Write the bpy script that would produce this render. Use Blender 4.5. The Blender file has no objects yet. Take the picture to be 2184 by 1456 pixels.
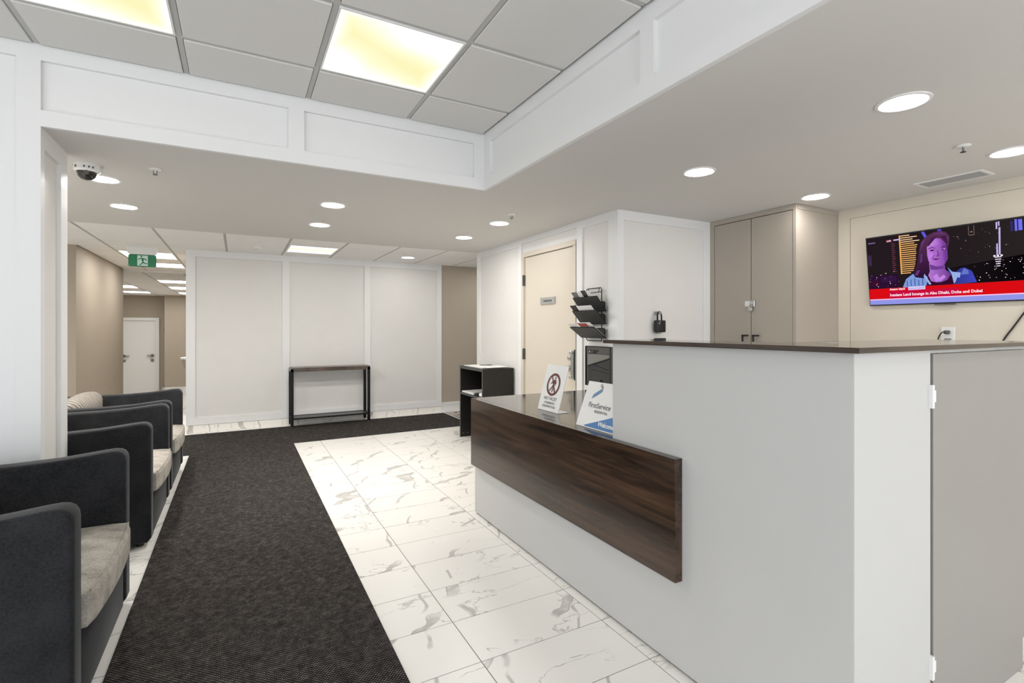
import bpy, bmesh, math, random
from mathutils import Vector, Matrix

S = bpy.context.scene
COL = S.collection
random.seed(7)
H, CL, HC = 1.3, 2.267, 2.652          # eye height, low ceiling, high ceiling (metres)

# ------------------------------------------------------------------ camera
cam = bpy.data.objects.new('camera', bpy.data.cameras.new('camera'))
COL.objects.link(cam)
cam.location = (0, 0, H)
cam.rotation_euler = (math.pi / 2, 0, -math.atan2(585, 1076.5))
cam.data.sensor_width = 36
cam.data.lens = 36 * 1076.5 / 2184
cam.data.shift_y = -29 / 2184
cam.data.clip_start = 0.02
S.camera = cam

# ------------------------------------------------------------------ world, exposure
world = bpy.data.worlds.new('daylight')
S.world = world
world.use_nodes = True
WB = world.node_tree.nodes['Background']
WB.inputs['Color'].default_value = (0.93, 0.963, 1.0, 1)
WB.inputs['Strength'].default_value = 2.5
S.view_settings.view_transform = 'Standard'
S.view_settings.look = 'None'
S.view_settings.gamma = 1
S.view_settings.use_curve_mapping = False
S.view_settings.exposure = 0.06
POT_A, POT_B, POT_C, TROFFER, HALL = 54.0, 255.0, 90.0, 1.15, 13.0      # brightness of the seen and the added lamps


# ------------------------------------------------------------------ materials
def lin(r, g, b):
    f = lambda c: (c / 255 / 12.92) if c / 255 <= 0.04045 else ((c / 255 + 0.055) / 1.055) ** 2.4
    return (f(r), f(g), f(b), 1)


class N:
    """tiny node helper"""
    def __init__(s, name):
        s.m = bpy.data.materials.new(name); s.m.use_nodes = True
        s.t = s.m.node_tree; s.n = s.t.nodes; s.l = s.t.links
        s.b = s.n['Principled BSDF']; s.out = s.n['Material Output']

    def add(s, typ, ins=None, **kw):
        q = s.n.new(typ)
        for k, v in kw.items(): setattr(q, k, v)
        for k, v in (ins or {}).items(): s.put(q, k, v)
        return q

    def put(s, q, k, v):
        if isinstance(v, bpy.types.NodeSocket): s.l.new(v, q.inputs[k])
        else: q.inputs[k].default_value = v

    def math(s, op, a, b=0.0, clamp=False):
        q = s.n.new('ShaderNodeMath'); q.operation = op; q.use_clamp = clamp
        s.put(q, 0, a); s.put(q, 1, b); return q.outputs[0]

    def mix(s, f, a, b):
        q = s.n.new('ShaderNodeMix'); q.data_type = 'RGBA'
        s.put(q, 0, f); s.put(q, 6, a); s.put(q, 7, b); return q.outputs[2]

    def ramp(s, f, stops):
        q = s.n.new('ShaderNodeValToRGB'); s.l.new(f, q.inputs[0])
        e = q.color_ramp.elements
        while len(e) > 1: e.remove(e[-1])
        e[0].position, e[0].color = stops[0]
        for p, c in stops[1:]: e.new(p).color = c
        return q.outputs[0]

    def co(s, scale=(1, 1, 1), rot=(0, 0, 0)):
        tc = s.add('ShaderNodeTexCoord')
        mp = s.add('ShaderNodeMapping', {'Scale': scale, 'Rotation': rot})
        s.l.new(tc.outputs['Object'], mp.inputs[0]); return mp.outputs[0]

    def noise(s, vec, scale, detail=3, rough=0.5, dist=0.0):
        q = s.add('ShaderNodeTexNoise', {'Scale': scale, 'Detail': detail, 'Roughness': rough, 'Distortion': dist})
        s.l.new(vec, q.inputs['Vector']); return q.outputs['Fac']

    def bump(s, h, strength, dist=0.01):
        q = s.add('ShaderNodeBump', {'Strength': strength, 'Distance': dist}); s.l.new(h, q.inputs['Height'])
        s.l.new(q.outputs[0], s.b.inputs['Normal'])


def plain(name, col, rough=0.5, metal=0.0, spec=0.5, grain=0.0, gscale=40):
    q = N(name)
    q.b.inputs['Roughness'].default_value = rough
    q.b.inputs['Metallic'].default_value = metal
    q.b.inputs['Specular IOR Level'].default_value = spec
    if grain:
        f = q.noise(q.co(), gscale, 4, 0.6)
        d = tuple(c * (1 - grain) for c in col[:3]) + (1,)
        q.put(q.b, 'Base Color', q.mix(f, d, col))
    else:
        q.b.inputs['Base Color'].default_value = col
    return q.m


def emit(name, col, strength):
    q = N(name)
    e = q.add('ShaderNodeEmission', {'Color': col, 'Strength': strength})
    q.l.new(e.outputs[0], q.out.inputs[0])
    return q.m


def linen(name, col, amt=0.05, rough=0.6):
    """painted wall covering with a faint woven grain"""
    q = N(name)
    a = q.noise(q.co((60, 60, 700)), 1.0, 2)
    b = q.noise(q.co((6, 6, 6)), 1.0, 3)
    f = q.math('ADD', q.math('MULTIPLY', a, 0.5), q.math('MULTIPLY', b, 0.5))
    d = tuple(c * (1 - amt) for c in col[:3]) + (1,)
    l = tuple(min(1, c * (1 + amt)) for c in col[:3]) + (1,)
    q.put(q.b, 'Base Color', q.mix(f, d, l))
    q.b.inputs['Roughness'].default_value = rough
    q.b.inputs['Specular IOR Level'].default_value = 0.3
    return q.m


def marble(name, base=(0.93, 0.905, 0.86, 1), brick=False):
    q = N(name)
    tc = q.add('ShaderNodeTexCoord'); oi = q.add('ShaderNodeObjectInfo')
    off = q.math('MULTIPLY', oi.outputs['Random'], 61.0)
    cx = q.add('ShaderNodeCombineXYZ', {0: off, 1: off, 2: off})
    v = q.add('ShaderNodeVectorMath', operation='ADD')
    q.l.new(tc.outputs['Object'], v.inputs[0]); q.l.new(cx.outputs[0], v.inputs[1])
    rot = q.add('ShaderNodeMapping', {'Rotation': (0, 0, 0.75), 'Scale': (1.0, 2.0, 1.0)}); q.l.new(v.outputs[0], rot.inputs[0])
    vec = rot.outputs[0]

    def vein(scale, width, dist, seed):
        m = q.add('ShaderNodeMapping', {'Location': (seed, seed * 2, 0)}); q.l.new(vec, m.inputs[0])
        n = q.noise(m.outputs[0], scale, 5, 0.55, dist)
        d = q.math('ABSOLUTE', q.math('SUBTRACT', n, 0.5))
        return q.math('SUBTRACT', 1.0, q.math('DIVIDE', d, width), True)
    def band(scale, dist, lo, seed, rz):
        m = q.add('ShaderNodeMapping', {'Location': (seed, seed * 2, 0), 'Rotation': (0, 0, rz)}); q.l.new(v.outputs[0], m.inputs[0])
        w = q.add('ShaderNodeTexWave', {'Scale': scale, 'Distortion': dist, 'Detail': 4.0, 'Detail Scale': 1.3, 'Detail Roughness': 0.62})
        q.l.new(m.outputs[0], w.inputs['Vector'])
        return w.outputs['Fac'], q.ramp(w.outputs['Fac'], [(lo, (0, 0, 0, 1)), (lo + (1 - lo) * 0.35, (1, 1, 1, 1))])
    wf, big = band(0.62, 5.5, 0.988, 3.1, 0.85)
    edge = q.ramp(wf, [(0.984, (0, 0, 0, 1)), (0.989, (1, 1, 1, 1)), (0.994, (0.3, 0.3, 0.3, 1))])
    mask = q.ramp(q.noise(vec, 1.9, 2), [(0.49, (0, 0, 0, 1)), (0.55, (1, 1, 1, 1))])
    fine = vein(1.6, 0.0060, 0.45, 9.7)
    _, thin = band(0.55, 4.5, 0.9965, 7.7, 0.35)
    mask3 = q.ramp(q.noise(vec, 2.6, 2), [(0.50, (0, 0, 0, 1)), (0.56, (1, 1, 1, 1))])
    mask2 = q.ramp(q.noise(vec, 1.7, 2, 0.5, 0.3), [(0.45, (0, 0, 0, 1)), (0.55, (1, 1, 1, 1))])
    brk = q.ramp(q.noise(vec, 7.0, 3), [(0.30, (0.25, 0.25, 0.25, 1)), (0.55, (1, 1, 1, 1))])
    a = q.math('MULTIPLY', q.math('MULTIPLY', big, mask), q.math('MULTIPLY', brk, 0.55))
    a = q.math('MAXIMUM', a, q.math('MULTIPLY', q.math('MULTIPLY', edge, mask), 0.8))
    b = q.math('MULTIPLY', q.math('MULTIPLY', fine, mask2), 0.6)
    f = q.math('MAXIMUM', q.math('MAXIMUM', a, b), q.math('MULTIPLY', q.math('MULTIPLY', thin, mask3), 0.55))
    cloud = q.mix(q.noise(vec, 1.1, 3), base, tuple(c * 0.94 for c in base[:3]) + (1,))
    col = q.mix(f, cloud, (0.215, 0.20, 0.18, 1))
    if brick:
        bt = q.add('ShaderNodeTexBrick', {'Scale': 1.0, 'Mortar Size': 0.004, 'Brick Width': 0.588, 'Row Height': 0.3}, offset=0.0)
        q.l.new(tc.outputs['Object'], bt.inputs['Vector'])
        col = q.mix(bt.outputs['Fac'], col, (0.3, 0.28, 0.25, 1))
    q.put(q.b, 'Base Color', col)
    q.b.inputs['Roughness'].default_value = 0.28
    q.b.inputs['Specular IOR Level'].default_value = 0.4
    return q.m


def wood(name, lo, hi, rough, stretch=(30, 1.6, 30)):
    q = N(name)
    v = q.co(stretch)
    a = q.noise(v, 1.0, 6, 0.62, 0.6)
    c = q.noise(q.co((7, .5, 5)), 1.0, 3, 0.5, 0.8)
    f = q.math('ADD', q.math('MULTIPLY', a, 0.55), q.math('MULTIPLY', c, 0.5))
    q.put(q.b, 'Base Color', q.ramp(f, [(0.40, lo), (0.52, tuple((a_ + b_) / 2 for a_, b_ in zip(lo, hi))), (0.65, hi)]))
    q.put(q.b, 'Roughness', rough)
    q.b.inputs['Coat Weight'].default_value = 0.12
    q.b.inputs['Coat Roughness'].default_value = 0.08
    return q.m


def fabric(name, lo, hi, sheen, scale=260, rough=0.9):
    q = N(name)
    a = q.noise(q.co((1, 1, 1)), scale, 2, 0.7)
    b = q.noise(q.co((1, 1, 1)), 9, 4, 0.6)
    f = q.math('ADD', q.math('MULTIPLY', a, 0.6), q.math('MULTIPLY', b, 0.5))
    q.put(q.b, 'Base Color', q.ramp(f, [(0.4, lo), (0.65, hi)]))
    q.b.inputs['Roughness'].default_value = rough
    q.b.inputs['Specular IOR Level'].default_value = 0.15
    q.b.inputs['Sheen Weight'].default_value = sheen
    q.b.inputs['Sheen Roughness'].default_value = 0.4
    q.bump(a, 0.25, 0.002)
    return q.m


def carpet(name):
    q = N(name)
    tc = q.add('ShaderNodeTexCoord')
    sx = q.add('ShaderNodeSeparateXYZ'); q.l.new(tc.outputs['Object'], sx.inputs[0])
    k = 2 * math.pi / 0.0140
    gx = q.math('SINE', q.math('MULTIPLY', sx.outputs[0], k))
    gy = q.math('SINE', q.math('MULTIPLY', sx.outputs[1], k))
    g = q.math('ADD', q.math('MULTIPLY', q.math('MULTIPLY', gx, gy), 0.5), 0.5)
    n = q.noise(tc.outputs['Object'], 190, 2, 0.7)
    big = q.noise(tc.outputs['Object'], 26, 5, 0.7)
    blot = q.noise(tc.outputs['Object'], 45, 4, 0.75)
    f = q.math('ADD', q.math('MULTIPLY', g, 0.42), q.math('ADD', q.math('MULTIPLY', n, 0.35), q.math('MULTIPLY', blot, 0.42)))
    f = q.math('ADD', f, q.math('MULTIPLY', q.math('SUBTRACT', big, 0.5), 0.3))
    q.put(q.b, 'Base Color', q.ramp(f, [(0.40, (0.004, 0.0038, 0.0036, 1)), (0.58, (0.024, 0.0205, 0.019, 1)), (0.72, (0.078, 0.068, 0.063, 1)), (0.88, (0.26, 0.245, 0.23, 1))]))
    q.b.inputs['Roughness'].default_value = 0.95
    q.b.inputs['Specular IOR Level'].default_value = 0.1
    q.bump(f, 0.6, 0.004)
    return q.m


M = dict(
    white=plain('white_paint', (0.80, 0.80, 0.80, 1), 0.45, spec=0.35),
    infill=linen('pale_wall_covering', (0.755, 0.74, 0.715, 1)),
    ceil=plain('drywall_ceiling_paint', (0.66, 0.645, 0.62, 1), 0.8, spec=0.2),
    ctile=plain('acoustic_ceiling_tile', (0.72, 0.71, 0.69, 1), 0.9, spec=0.1, grain=0.06, gscale=220),
    ctile2=plain('bright_ceiling_tile', (0.92, 0.91, 0.89, 1), 0.9, spec=0.1, grain=0.04, gscale=220),
    tbar2=plain('white_ceiling_grid_metal', (0.42, 0.415, 0.40, 1), 0.5),
    tbar=plain('ceiling_grid_metal', (0.50, 0.50, 0.49, 1), 0.5),
    beige=linen('beige_wall_paint', (0.42, 0.365, 0.295, 1), 0.04),
    cream=linen('cream_wall_covering', (0.68, 0.62, 0.525, 1), 0.04),
    cab=linen('taupe_cabinet_laminate', (0.42, 0.375, 0.32, 1), 0.05, 0.45),
    doorp=linen('cream_door_paint', (0.66, 0.60, 0.51, 1), 0.03, 0.4),
    lam=linen('light_grey_laminate', (0.54, 0.535, 0.525, 1), 0.03, 0.45),
    gate=linen('warm_grey_laminate', (0.305, 0.292, 0.275, 1), 0.04, 0.4),
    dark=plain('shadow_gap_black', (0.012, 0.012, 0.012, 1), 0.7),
    walnut=wood('dark_walnut', (0.006, 0.003, 0.0018, 1), (0.085, 0.046, 0.026, 1), 0.22),
    walnut2=wood('walnut_table_top', (0.03, 0.018, 0.012, 1), (0.12, 0.08, 0.055, 1), 0.3, (3, 40, 30)),
    top=wood('walnut_counter_slab', (0.016, 0.010, 0.006, 1), (0.06, 0.038, 0.025, 1), 0.09),
    velvet=fabric('charcoal_velvet', (0.012, 0.0125, 0.014, 1), (0.026, 0.0265, 0.029, 1), 0.14, 120),
    seat=fabric('oatmeal_fabric', (0.16, 0.145, 0.125, 1), (0.52, 0.48, 0.42, 1), 0.1, 300),
    rug=carpet('ribbed_entrance_carpet'),
    marble=marble('marble_tile'), marble2=marble('marble_hall_floor', brick=True),
    grout=plain('grout', (0.20, 0.19, 0.17, 1), 0.9),
    black=plain('black_steel', (0.006, 0.006, 0.0065, 1), 0.4, spec=0.2),
    blackp=plain('black_plastic', (0.012, 0.012, 0.013, 1), 0.45),
    espresso=plain('espresso_board', (0.013, 0.0105, 0.009, 1), 0.4, grain=0.4, gscale=30),
    edge=plain('grey_board_edge', (0.07, 0.07, 0.068, 1), 0.5),
    steel=plain('brushed_steel', (0.55, 0.55, 0.54, 1), 0.3, 1.0),
    darksteel=plain('dark_steel', (0.12, 0.12, 0.12, 1), 0.4, 0.8),
    plastic=plain('white_plastic', (0.80, 0.80, 0.79, 1), 0.4),
    paper=plain('white_paper', (0.82, 0.81, 0.79, 1), 0.7, spec=0.2),
    grey=plain('grey_plastic', (0.10, 0.10, 0.095, 1), 0.35),
    lgrey=plain('light_grey_plastic', (0.22, 0.215, 0.20, 1), 0.3),
    plaque=plain('silver_plaque', (0.42, 0.42, 0.41, 1), 0.4, 0.3),
    ink=plain('dark_ink', (0.03, 0.03, 0.033, 1), 0.7),
    inkgrey=plain('grey_ink', (0.13, 0.13, 0.135, 1), 0.7),
    maroon=plain('maroon_ink', (0.12, 0.030, 0.028, 1), 0.6),
    blue=plain('blue_print', (0.045, 0.175, 0.42, 1), 0.5),
    steelblue=plain('steel_blue_print', (0.10, 0.22, 0.38, 1), 0.5),
    red=plain('red_print', (0.40, 0.06, 0.055, 1), 0.5),
    green=plain('exit_green', (0.005, 0.20, 0.085, 1), 0.4),
    pale=plain('pale_green_print', (0.62, 0.78, 0.72, 1), 0.5),
    mesh=plain('black_wire_mesh', (0.045, 0.046, 0.045, 1), 0.5, grain=0.5, gscale=260),
    photo=plain('dark_photo_print', (0.05, 0.05, 0.052, 1), 0.35, grain=0.9, gscale=90),
    photo2=plain('mid_grey_photo_print', (0.28, 0.28, 0.28, 1), 0.35, grain=0.8, gscale=70),
    vent=plain('grille_grey', (0.16, 0.16, 0.16, 1), 0.5, 0.3),
    smoked=plain('smoked_dome', (0.02, 0.017, 0.014, 1), 0.06),
    pot=emit('office_downlight_glow', (1.0, 0.972, 0.925, 1), POT_A),
    pot3=emit('passage_downlight_glow', (1.0, 0.972, 0.925, 1), POT_C),
    pot2=emit('lobby_downlight_glow', (1.0, 0.972, 0.925, 1), POT_B),
    hall=emit('hall_panel_glow', (1.0, 0.98, 0.94, 1), HALL),
)
# floral mat: dark scrolls on cream
q = N('floral_mat_weave')
n1 = q.noise(q.co(), 17, 3, 0.6, 1.6)
q.put(q.b, 'Base Color', q.ramp(n1, [(0.44, (0.07, 0.055, 0.05, 1)), (0.5, (0.55, 0.5, 0.44, 1)), (0.62, (0.6, 0.56, 0.5, 1)), (0.68, (0.13, 0.11, 0.1, 1))]))
q.b.inputs['Roughness'].default_value = 0.95
M['floral'] = q.m
# patterned back cushion
q = N('striped_cushion_fabric')
wv = q.add('ShaderNodeTexWave', {'Scale': 16.0, 'Distortion': 3.0, 'Detail': 2.0}, bands_direction='DIAGONAL')
q.l.new(q.co(), wv.inputs['Vector'])
q.put(q.b, 'Base Color', q.ramp(wv.outputs['Fac'], [(0.15, (0.13, 0.115, 0.10, 1)), (0.6, (0.34, 0.31, 0.27, 1))]))
q.b.inputs['Roughness'].default_value = 0.9
M['cushion'] = q.m
# acrylic lens of the square ceiling lights: lamps near the frame, yellowed towards the middle
q = N('square_light_diffuser_glow')
tc = q.add('ShaderNodeTexCoord')
nz = q.noise(tc.outputs['Object'], 2.4, 1)
sx = q.add('ShaderNodeSeparateXYZ'); q.l.new(tc.outputs['Object'], sx.inputs[0])
band = q.math('ABSOLUTE', q.math('ADD', q.math('MULTIPLY', sx.outputs[0], 0.55), q.math('MULTIPLY', sx.outputs[1], -0.9)))
rim = q.math('MAXIMUM', q.math('ABSOLUTE', sx.outputs[0]), q.math('ABSOLUTE', sx.outputs[1]))
f = q.math('ADD', band, q.math('MULTIPLY', q.math('SUBTRACT', nz, 0.5), 0.25))
f = q.math('MAXIMUM', f, q.math('MULTIPLY', q.math('SUBTRACT', rim, 0.2), 3.0))
colr = q.ramp(f, [(0.0, (0.82, 0.775, 0.44, 1)), (0.10, (0.87, 0.84, 0.56, 1)), (0.22, (0.98, 0.965, 0.86, 1)), (0.30, (1, 0.99, 0.96, 1))])
e = q.add('ShaderNodeEmission', {'Strength': TROFFER}); q.l.new(colr, e.inputs['Color'])
q.l.new(e.outputs[0], q.out.inputs[0])
M['troffer'] = q.m
q = N('flat_light_diffuser_glow')
tc = q.add('ShaderNodeTexCoord')
sx = q.add('ShaderNodeSeparateXYZ'); q.l.new(tc.outputs['Object'], sx.inputs[0])
colr = q.ramp(q.math('ABSOLUTE', sx.outputs[1]), [(0.0, (0.82, 0.78, 0.52, 1)), (0.1, (0.95, 0.92, 0.72, 1)), (0.18, (1, 0.99, 0.93, 1))])
e = q.add('ShaderNodeEmission', {'Strength': TROFFER * 1.15}); q.l.new(colr, e.inputs['Color'])
q.l.new(e.outputs[0], q.out.inputs[0])
M['troffer2'] = q.m
# television picture: flat colour per shape, given off by the panel
q = N('television_picture')
at = q.add('ShaderNodeAttribute', attribute_name='Col')
e = q.add('ShaderNodeEmission', {'Strength': 1.0}); q.l.new(at.outputs['Color'], e.inputs['Color'])
q.l.new(e.outputs[0], q.out.inputs[0])
M['tv'] = q.m


# ------------------------------------------------------------------ geometry helpers
class G:
    """collects shapes for ONE mesh object"""
    def __init__(s): s.bm = bmesh.new()

    def box(s, x0, x1, y0, y1, z0, z1, r=0.0, seg=2, mi=0):
        x0, x1 = sorted((x0, x1)); y0, y1 = sorted((y0, y1)); z0, z1 = sorted((z0, z1))
        vs = [s.bm.verts.new(p) for p in ((x0, y0, z0), (x1, y0, z0), (x1, y1, z0), (x0, y1, z0), (x0, y0, z1), (x1, y0, z1), (x1, y1, z1), (x0, y1, z1))]
        fs = [s.bm.faces.new([vs[i] for i in f]) for f in ((3, 2, 1, 0), (4, 5, 6, 7), (0, 1, 5, 4), (1, 2, 6, 5), (2, 3, 7, 6), (3, 0, 4, 7))]
        for f in fs: f.material_index = mi
        if r:
            ed = list({e for f in fs for e in f.edges})
            bmesh.ops.bevel(s.bm, geom=ed, offset=r, segments=seg, affect='EDGES', profile=0.5)
        return s

    def prism(s, pts, d, mi=0, r=0.0, seg=2):
        """polygon pts (3-D, planar) pushed along vector d"""
        d = Vector(d)
        a = [s.bm.verts.new(p) for p in pts]; b = [s.bm.verts.new(Vector(p) + d) for p in pts]
        n = len(pts)
        fs = [s.bm.faces.new(a), s.bm.faces.new(b[::-1])]
        fs += [s.bm.faces.new((a[i], b[i], b[(i + 1) % n], a[(i + 1) % n])) for i in range(n)]
        for f in fs: f.material_index = mi
        bmesh.ops.recalc_face_normals(s.bm, faces=fs)
        if r:
            ed = list({e for f in fs[:2] for e in f.edges})
            bmesh.ops.bevel(s.bm, geom=ed, offset=r, segments=seg, affect='EDGES', profile=0.5)
        return s

    def lathe(s, prof, c=(0, 0, 0), n=28, axis='z', mi=0):
        """revolve (radius, height) profile"""
        c = Vector(c); rings = []
        for rad, h in prof:
            ring = []
            for i in range(n):
                a = 2 * math.pi * i / n
                p = Vector((rad * math.cos(a), rad * math.sin(a), h))
                if axis == 'x': p = Vector((p.z, p.x, p.y))
                if axis == 'y': p = Vector((p.x, p.z, p.y))
                ring.append(s.bm.verts.new(c + p))
            rings.append(ring)
        fs = []
        for r0, r1 in zip(rings, rings[1:]):
            for i in range(n):
                fs.append(s.bm.faces.new((r0[i], r0[(i + 1) % n], r1[(i + 1) % n], r1[i])))
        fs.append(s.bm.faces.new(rings[0][::-1])); fs.append(s.bm.faces.new(rings[-1]))
        for f in fs: f.material_index = mi
        bmesh.ops.recalc_face_normals(s.bm, faces=fs)
        return s

    def tube(s, pts, r, n=8, closed=False):
        pts = [Vector(p) for p in pts]
        if closed: pts = pts + [pts[0]]
        rings = []
        up = Vector((0.13, 0.27, 0.95))
        for i, p in enumerate(pts):
            t = (pts[min(i + 1, len(pts) - 1)] - pts[max(i - 1, 0)])
            if closed and i in (0, len(pts) - 1): t = pts[1] - pts[-2]
            t.normalize()
            a = t.cross(up)
            if a.length < 0.05: a = t.cross(Vector((1, 0, 0)))
            a.normalize(); b = t.cross(a)
            rings.append([s.bm.verts.new(p + r * (math.cos(2 * math.pi * k / n) * a + math.sin(2 * math.pi * k / n) * b)) for k in range(n)])
        fs = []
        for r0, r1 in zip(rings, rings[1:]):
            for k in range(n):
                fs.append(s.bm.faces.new((r0[k], r0[(k + 1) % n], r1[(k + 1) % n], r1[k])))
        fs.append(s.bm.faces.new(rings[0])); fs.append(s.bm.faces.new(rings[-1][::-1]))
        bmesh.ops.recalc_face_normals(s.bm, faces=fs)
        return s

    def obj(s, name, mat, parent=None, smooth=False, **tags):
        me = bpy.data.meshes.new(name)
        s.bm.to_mesh(me); s.bm.free()
        for m in (mat if isinstance(mat, (list, tuple)) else [mat]): me.materials.append(M[m] if isinstance(m, str) else m)
        if smooth:
            me.shade_smooth(); me.set_sharp_from_angle(angle=math.radians(38))
        return link(name, me, parent, **tags)


def link(name, data, parent=None, **tags):
    o = bpy.data.objects.new(name, data)
    COL.objects.link(o)
    if parent is not None:
        o.parent = parent
        o.matrix_parent_inverse = Matrix.Translation(-world_loc(parent))
    for k, v in tags.items(): o[k] = v
    return o


def world_loc(o):
    v = Vector(o.location)
    return v


def thing(name, loc, label, cat, group=None):
    o = link(name, None); o.location = loc
    o['label'] = label; o['category'] = cat
    if group: o['group'] = group
    return o


def tag(o, label, cat, group=None):
    o['label'] = label; o['category'] = cat
    if group: o['group'] = group
    return o


def copy_tree(root, loc, label=None):
    r = root.copy(); COL.objects.link(r); r.location = loc
    if label: r['label'] = label
    for ch in list(root.children):
        c = ch.copy(); COL.objects.link(c); c.parent = r; c.matrix_parent_inverse = ch.matrix_parent_inverse
        for g in list(ch.children):
            d = g.copy(); COL.objects.link(d); d.parent = c; d.matrix_parent_inverse = g.matrix_parent_inverse
    return r


def shell(name, boxes, mat, parent=None):
    g = G()
    for b in boxes: g.box(*b)
    o = g.obj(name, mat, parent)
    if parent is None: o['kind'] = 'structure'
    return o


def board(axis, pos, out, u0, u1, v0, v1, holes, t):
    """frame of stiles and rails: a board on the plane axis=pos, thickness t towards `out`, with rectangular holes (u0,u1,v0,v1)"""
    us = sorted({u0, u1, *[h[0] for h in holes], *[h[1] for h in holes]})
    vs = sorted({v0, v1, *[h[2] for h in holes], *[h[3] for h in holes]})
    us = [u for u in us if u0 <= u <= u1]; vs = [v for v in vs if v0 <= v <= v1]
    g = G()

    def P(u, v, d):
        return (pos + out * d, u, v) if axis == 'x' else (u, pos + out * d, v)

    def solid(i, j):
        if i < 0 or j < 0 or i >= len(us) - 1 or j >= len(vs) - 1: return False
        cu, cv = (us[i] + us[i + 1]) / 2, (vs[j] + vs[j + 1]) / 2
        return not any(h[0] < cu < h[1] and h[2] < cv < h[3] for h in holes)
    vc = {}

    def V(i, j, d):
        k = (i, j, d)
        if k not in vc: vc[k] = g.bm.verts.new(P(us[i], vs[j], t if d else 0))
        return vc[k]
    for i in range(len(us) - 1):
        for j in range(len(vs) - 1):
            if not solid(i, j): continue
            for d in (0, 1): g.bm.faces.new([V(i, j, d), V(i + 1, j, d), V(i + 1, j + 1, d), V(i, j + 1, d)])
            for di, dj, (a, b) in ((-1, 0, ((i, j), (i, j + 1))), (1, 0, ((i + 1, j), (i + 1, j + 1))), (0, -1, ((i, j), (i + 1, j))), (0, 1, ((i, j + 1), (i + 1, j + 1)))):
                if not solid(i + di, j + dj):
                    g.bm.faces.new([V(*a, 0), V(*b, 0), V(*b, 1), V(*a, 1)])
    bmesh.ops.recalc_face_normals(g.bm, faces=g.bm.faces[:])
    return g


def panelled(parent, axis, pos, out, u0, u1, v0, v1, holes, t=0.012, frame='white', fill='infill', extra=(), flush=False):
    board(axis, pos, out, u0, u1, v0, v1, list(holes) + list(extra), t).obj('panel_frame', frame, parent)
    for h in holes:
        g = G()
        d, e = (t - 0.001, 0.004) if flush else (0.002, 0.0)
        if axis == 'x': g.box(pos, pos + out * d, h[0] + e, h[1] - e, h[2] + e, h[3] - e)
        else: g.box(h[0] + e, h[1] - e, pos, pos + out * d, h[2] + e, h[3] - e)
        g.obj('panel', fill, parent)


def text(s, size, mat, o, right, up, parent, name='lettering', bold=0.0, align='LEFT', sx=1.0):
    cu = bpy.data.curves.new('t', 'FONT')
    cu.body = s; cu.size = size; cu.align_x = align; cu.offset = bold; cu.resolution_u = 3
    tmp = bpy.data.objects.new('t', cu); COL.objects.link(tmp)
    me = bpy.data.meshes.new_from_object(tmp.evaluated_get(bpy.context.evaluated_depsgraph_get()))
    bpy.data.objects.remove(tmp); bpy.data.curves.remove(cu)
    r, u = Vector(right).normalized(), Vector(up).normalized()
    for v in me.vertices: v.co = Vector(o) + r * v.co.x * sx + u * v.co.y
    me.materials.clear(); me.materials.append(M[mat] if isinstance(mat, str) else mat)
    return link(name, me, parent)


# ================================================================== THE SETTING
# ---- floor: grout bed and single marble tiles (0.588 x 0.300 m)
floor = shell('floor', [(-3.3, 4.6, -2.7, 9.0, -0.12, -0.002)], 'grout')
TX, TY, X0, Y0 = 0.588, 0.300, 0.835, 1.785
gap = 0.0020
tm = G().box(-TX / 2 + gap, TX / 2 - gap, -TY / 2 + gap, TY / 2 - gap, -0.008, 0.0)
tile_mesh = None
rest = G()
for i in range(-7, 7):
    for j in range(-16, 25):
        ax, ay = X0 + i * TX, Y0 + j * TY
        if ax + TX < -3.3 or ax > 4.6 or ay + TY < -2.7 or ay > 9.0: continue
        show = 0.2 < ay + TY and ay < 7.4 and -3.2 < i < 3.5
        if show and -0.43 < ax and ax + TX < 0.55 and ay + TY < 7.2: show = False      # lies wholly under the carpet
        if show and ax > 1.47 and 0.9 < ay < 3.0: show = False                          # lies under the desk
        if show and ax > 2.75: show = False
        if show:
            if tile_mesh is None:
                t0 = tm.obj('tile', 'marble', floor); tile_mesh = t0.data
            else:
                t0 = link('tile', tile_mesh, floor)
            t0.location = (ax + TX / 2, ay + TY / 2, random.uniform(-0.0004, 0.0))
        else:
            rest.box(max(ax + gap, -3.3), min(ax + TX - gap, 4.6), max(ay + gap, -2.7), min(ay + TY - gap, 9.0), -0.008, -0.0002)
rest.obj('tile', 'marble', floor, kind='stuff')
# the hall floor runs on down a gentle ramp
g = G()
pr = [(-4.2, 9.0, 0.0), (-4.2, 13.6, -0.70), (-4.2, 19.0, -0.72), (-4.2, 19.0, -0.9), (-4.2, 9.0, -0.9)]
g.prism(pr, (3.8, 0, 0))
g.obj('floor', 'marble2', kind='structure')

# ---- low drywall ceiling (L-shaped) with the two fascias of the raised part
low = shell('ceiling', [(-0.852, 1.5425, 3.2305, 5.95, CL, 2.95), (-3.3, -0.852, 3.60, 5.95, CL, 2.95), (1.5425, 4.6, -2.7, 5.95, CL, 2.95)], 'ceil')
f1 = shell('trim_1', [(-0.83, 1.5425, 3.2285, 3.2305, CL, 2.70)], 'white')
panelled(f1, 'y', 3.229, -1, -0.83, 1.541, CL, 2.70, [(-0.83, 0.259, 2.345, 2.583), (0.346, 1.441, 2.345, 2.581)], 0.024, fill='white')
f2 = shell('trim_2', [(1.5405, 1.5425, -2.7, 3.2285, CL, 2.70)], 'white')
panelled(f2, 'x', 1.541, -1, -2.7, 3.205, CL, 2.70, [(1.644, 3.109, 2.348, 2.581), (0.05, 1.561, 2.348, 2.581), (-1.5, -0.04, 2.348, 2.581)], 0.024, fill='white')


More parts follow.
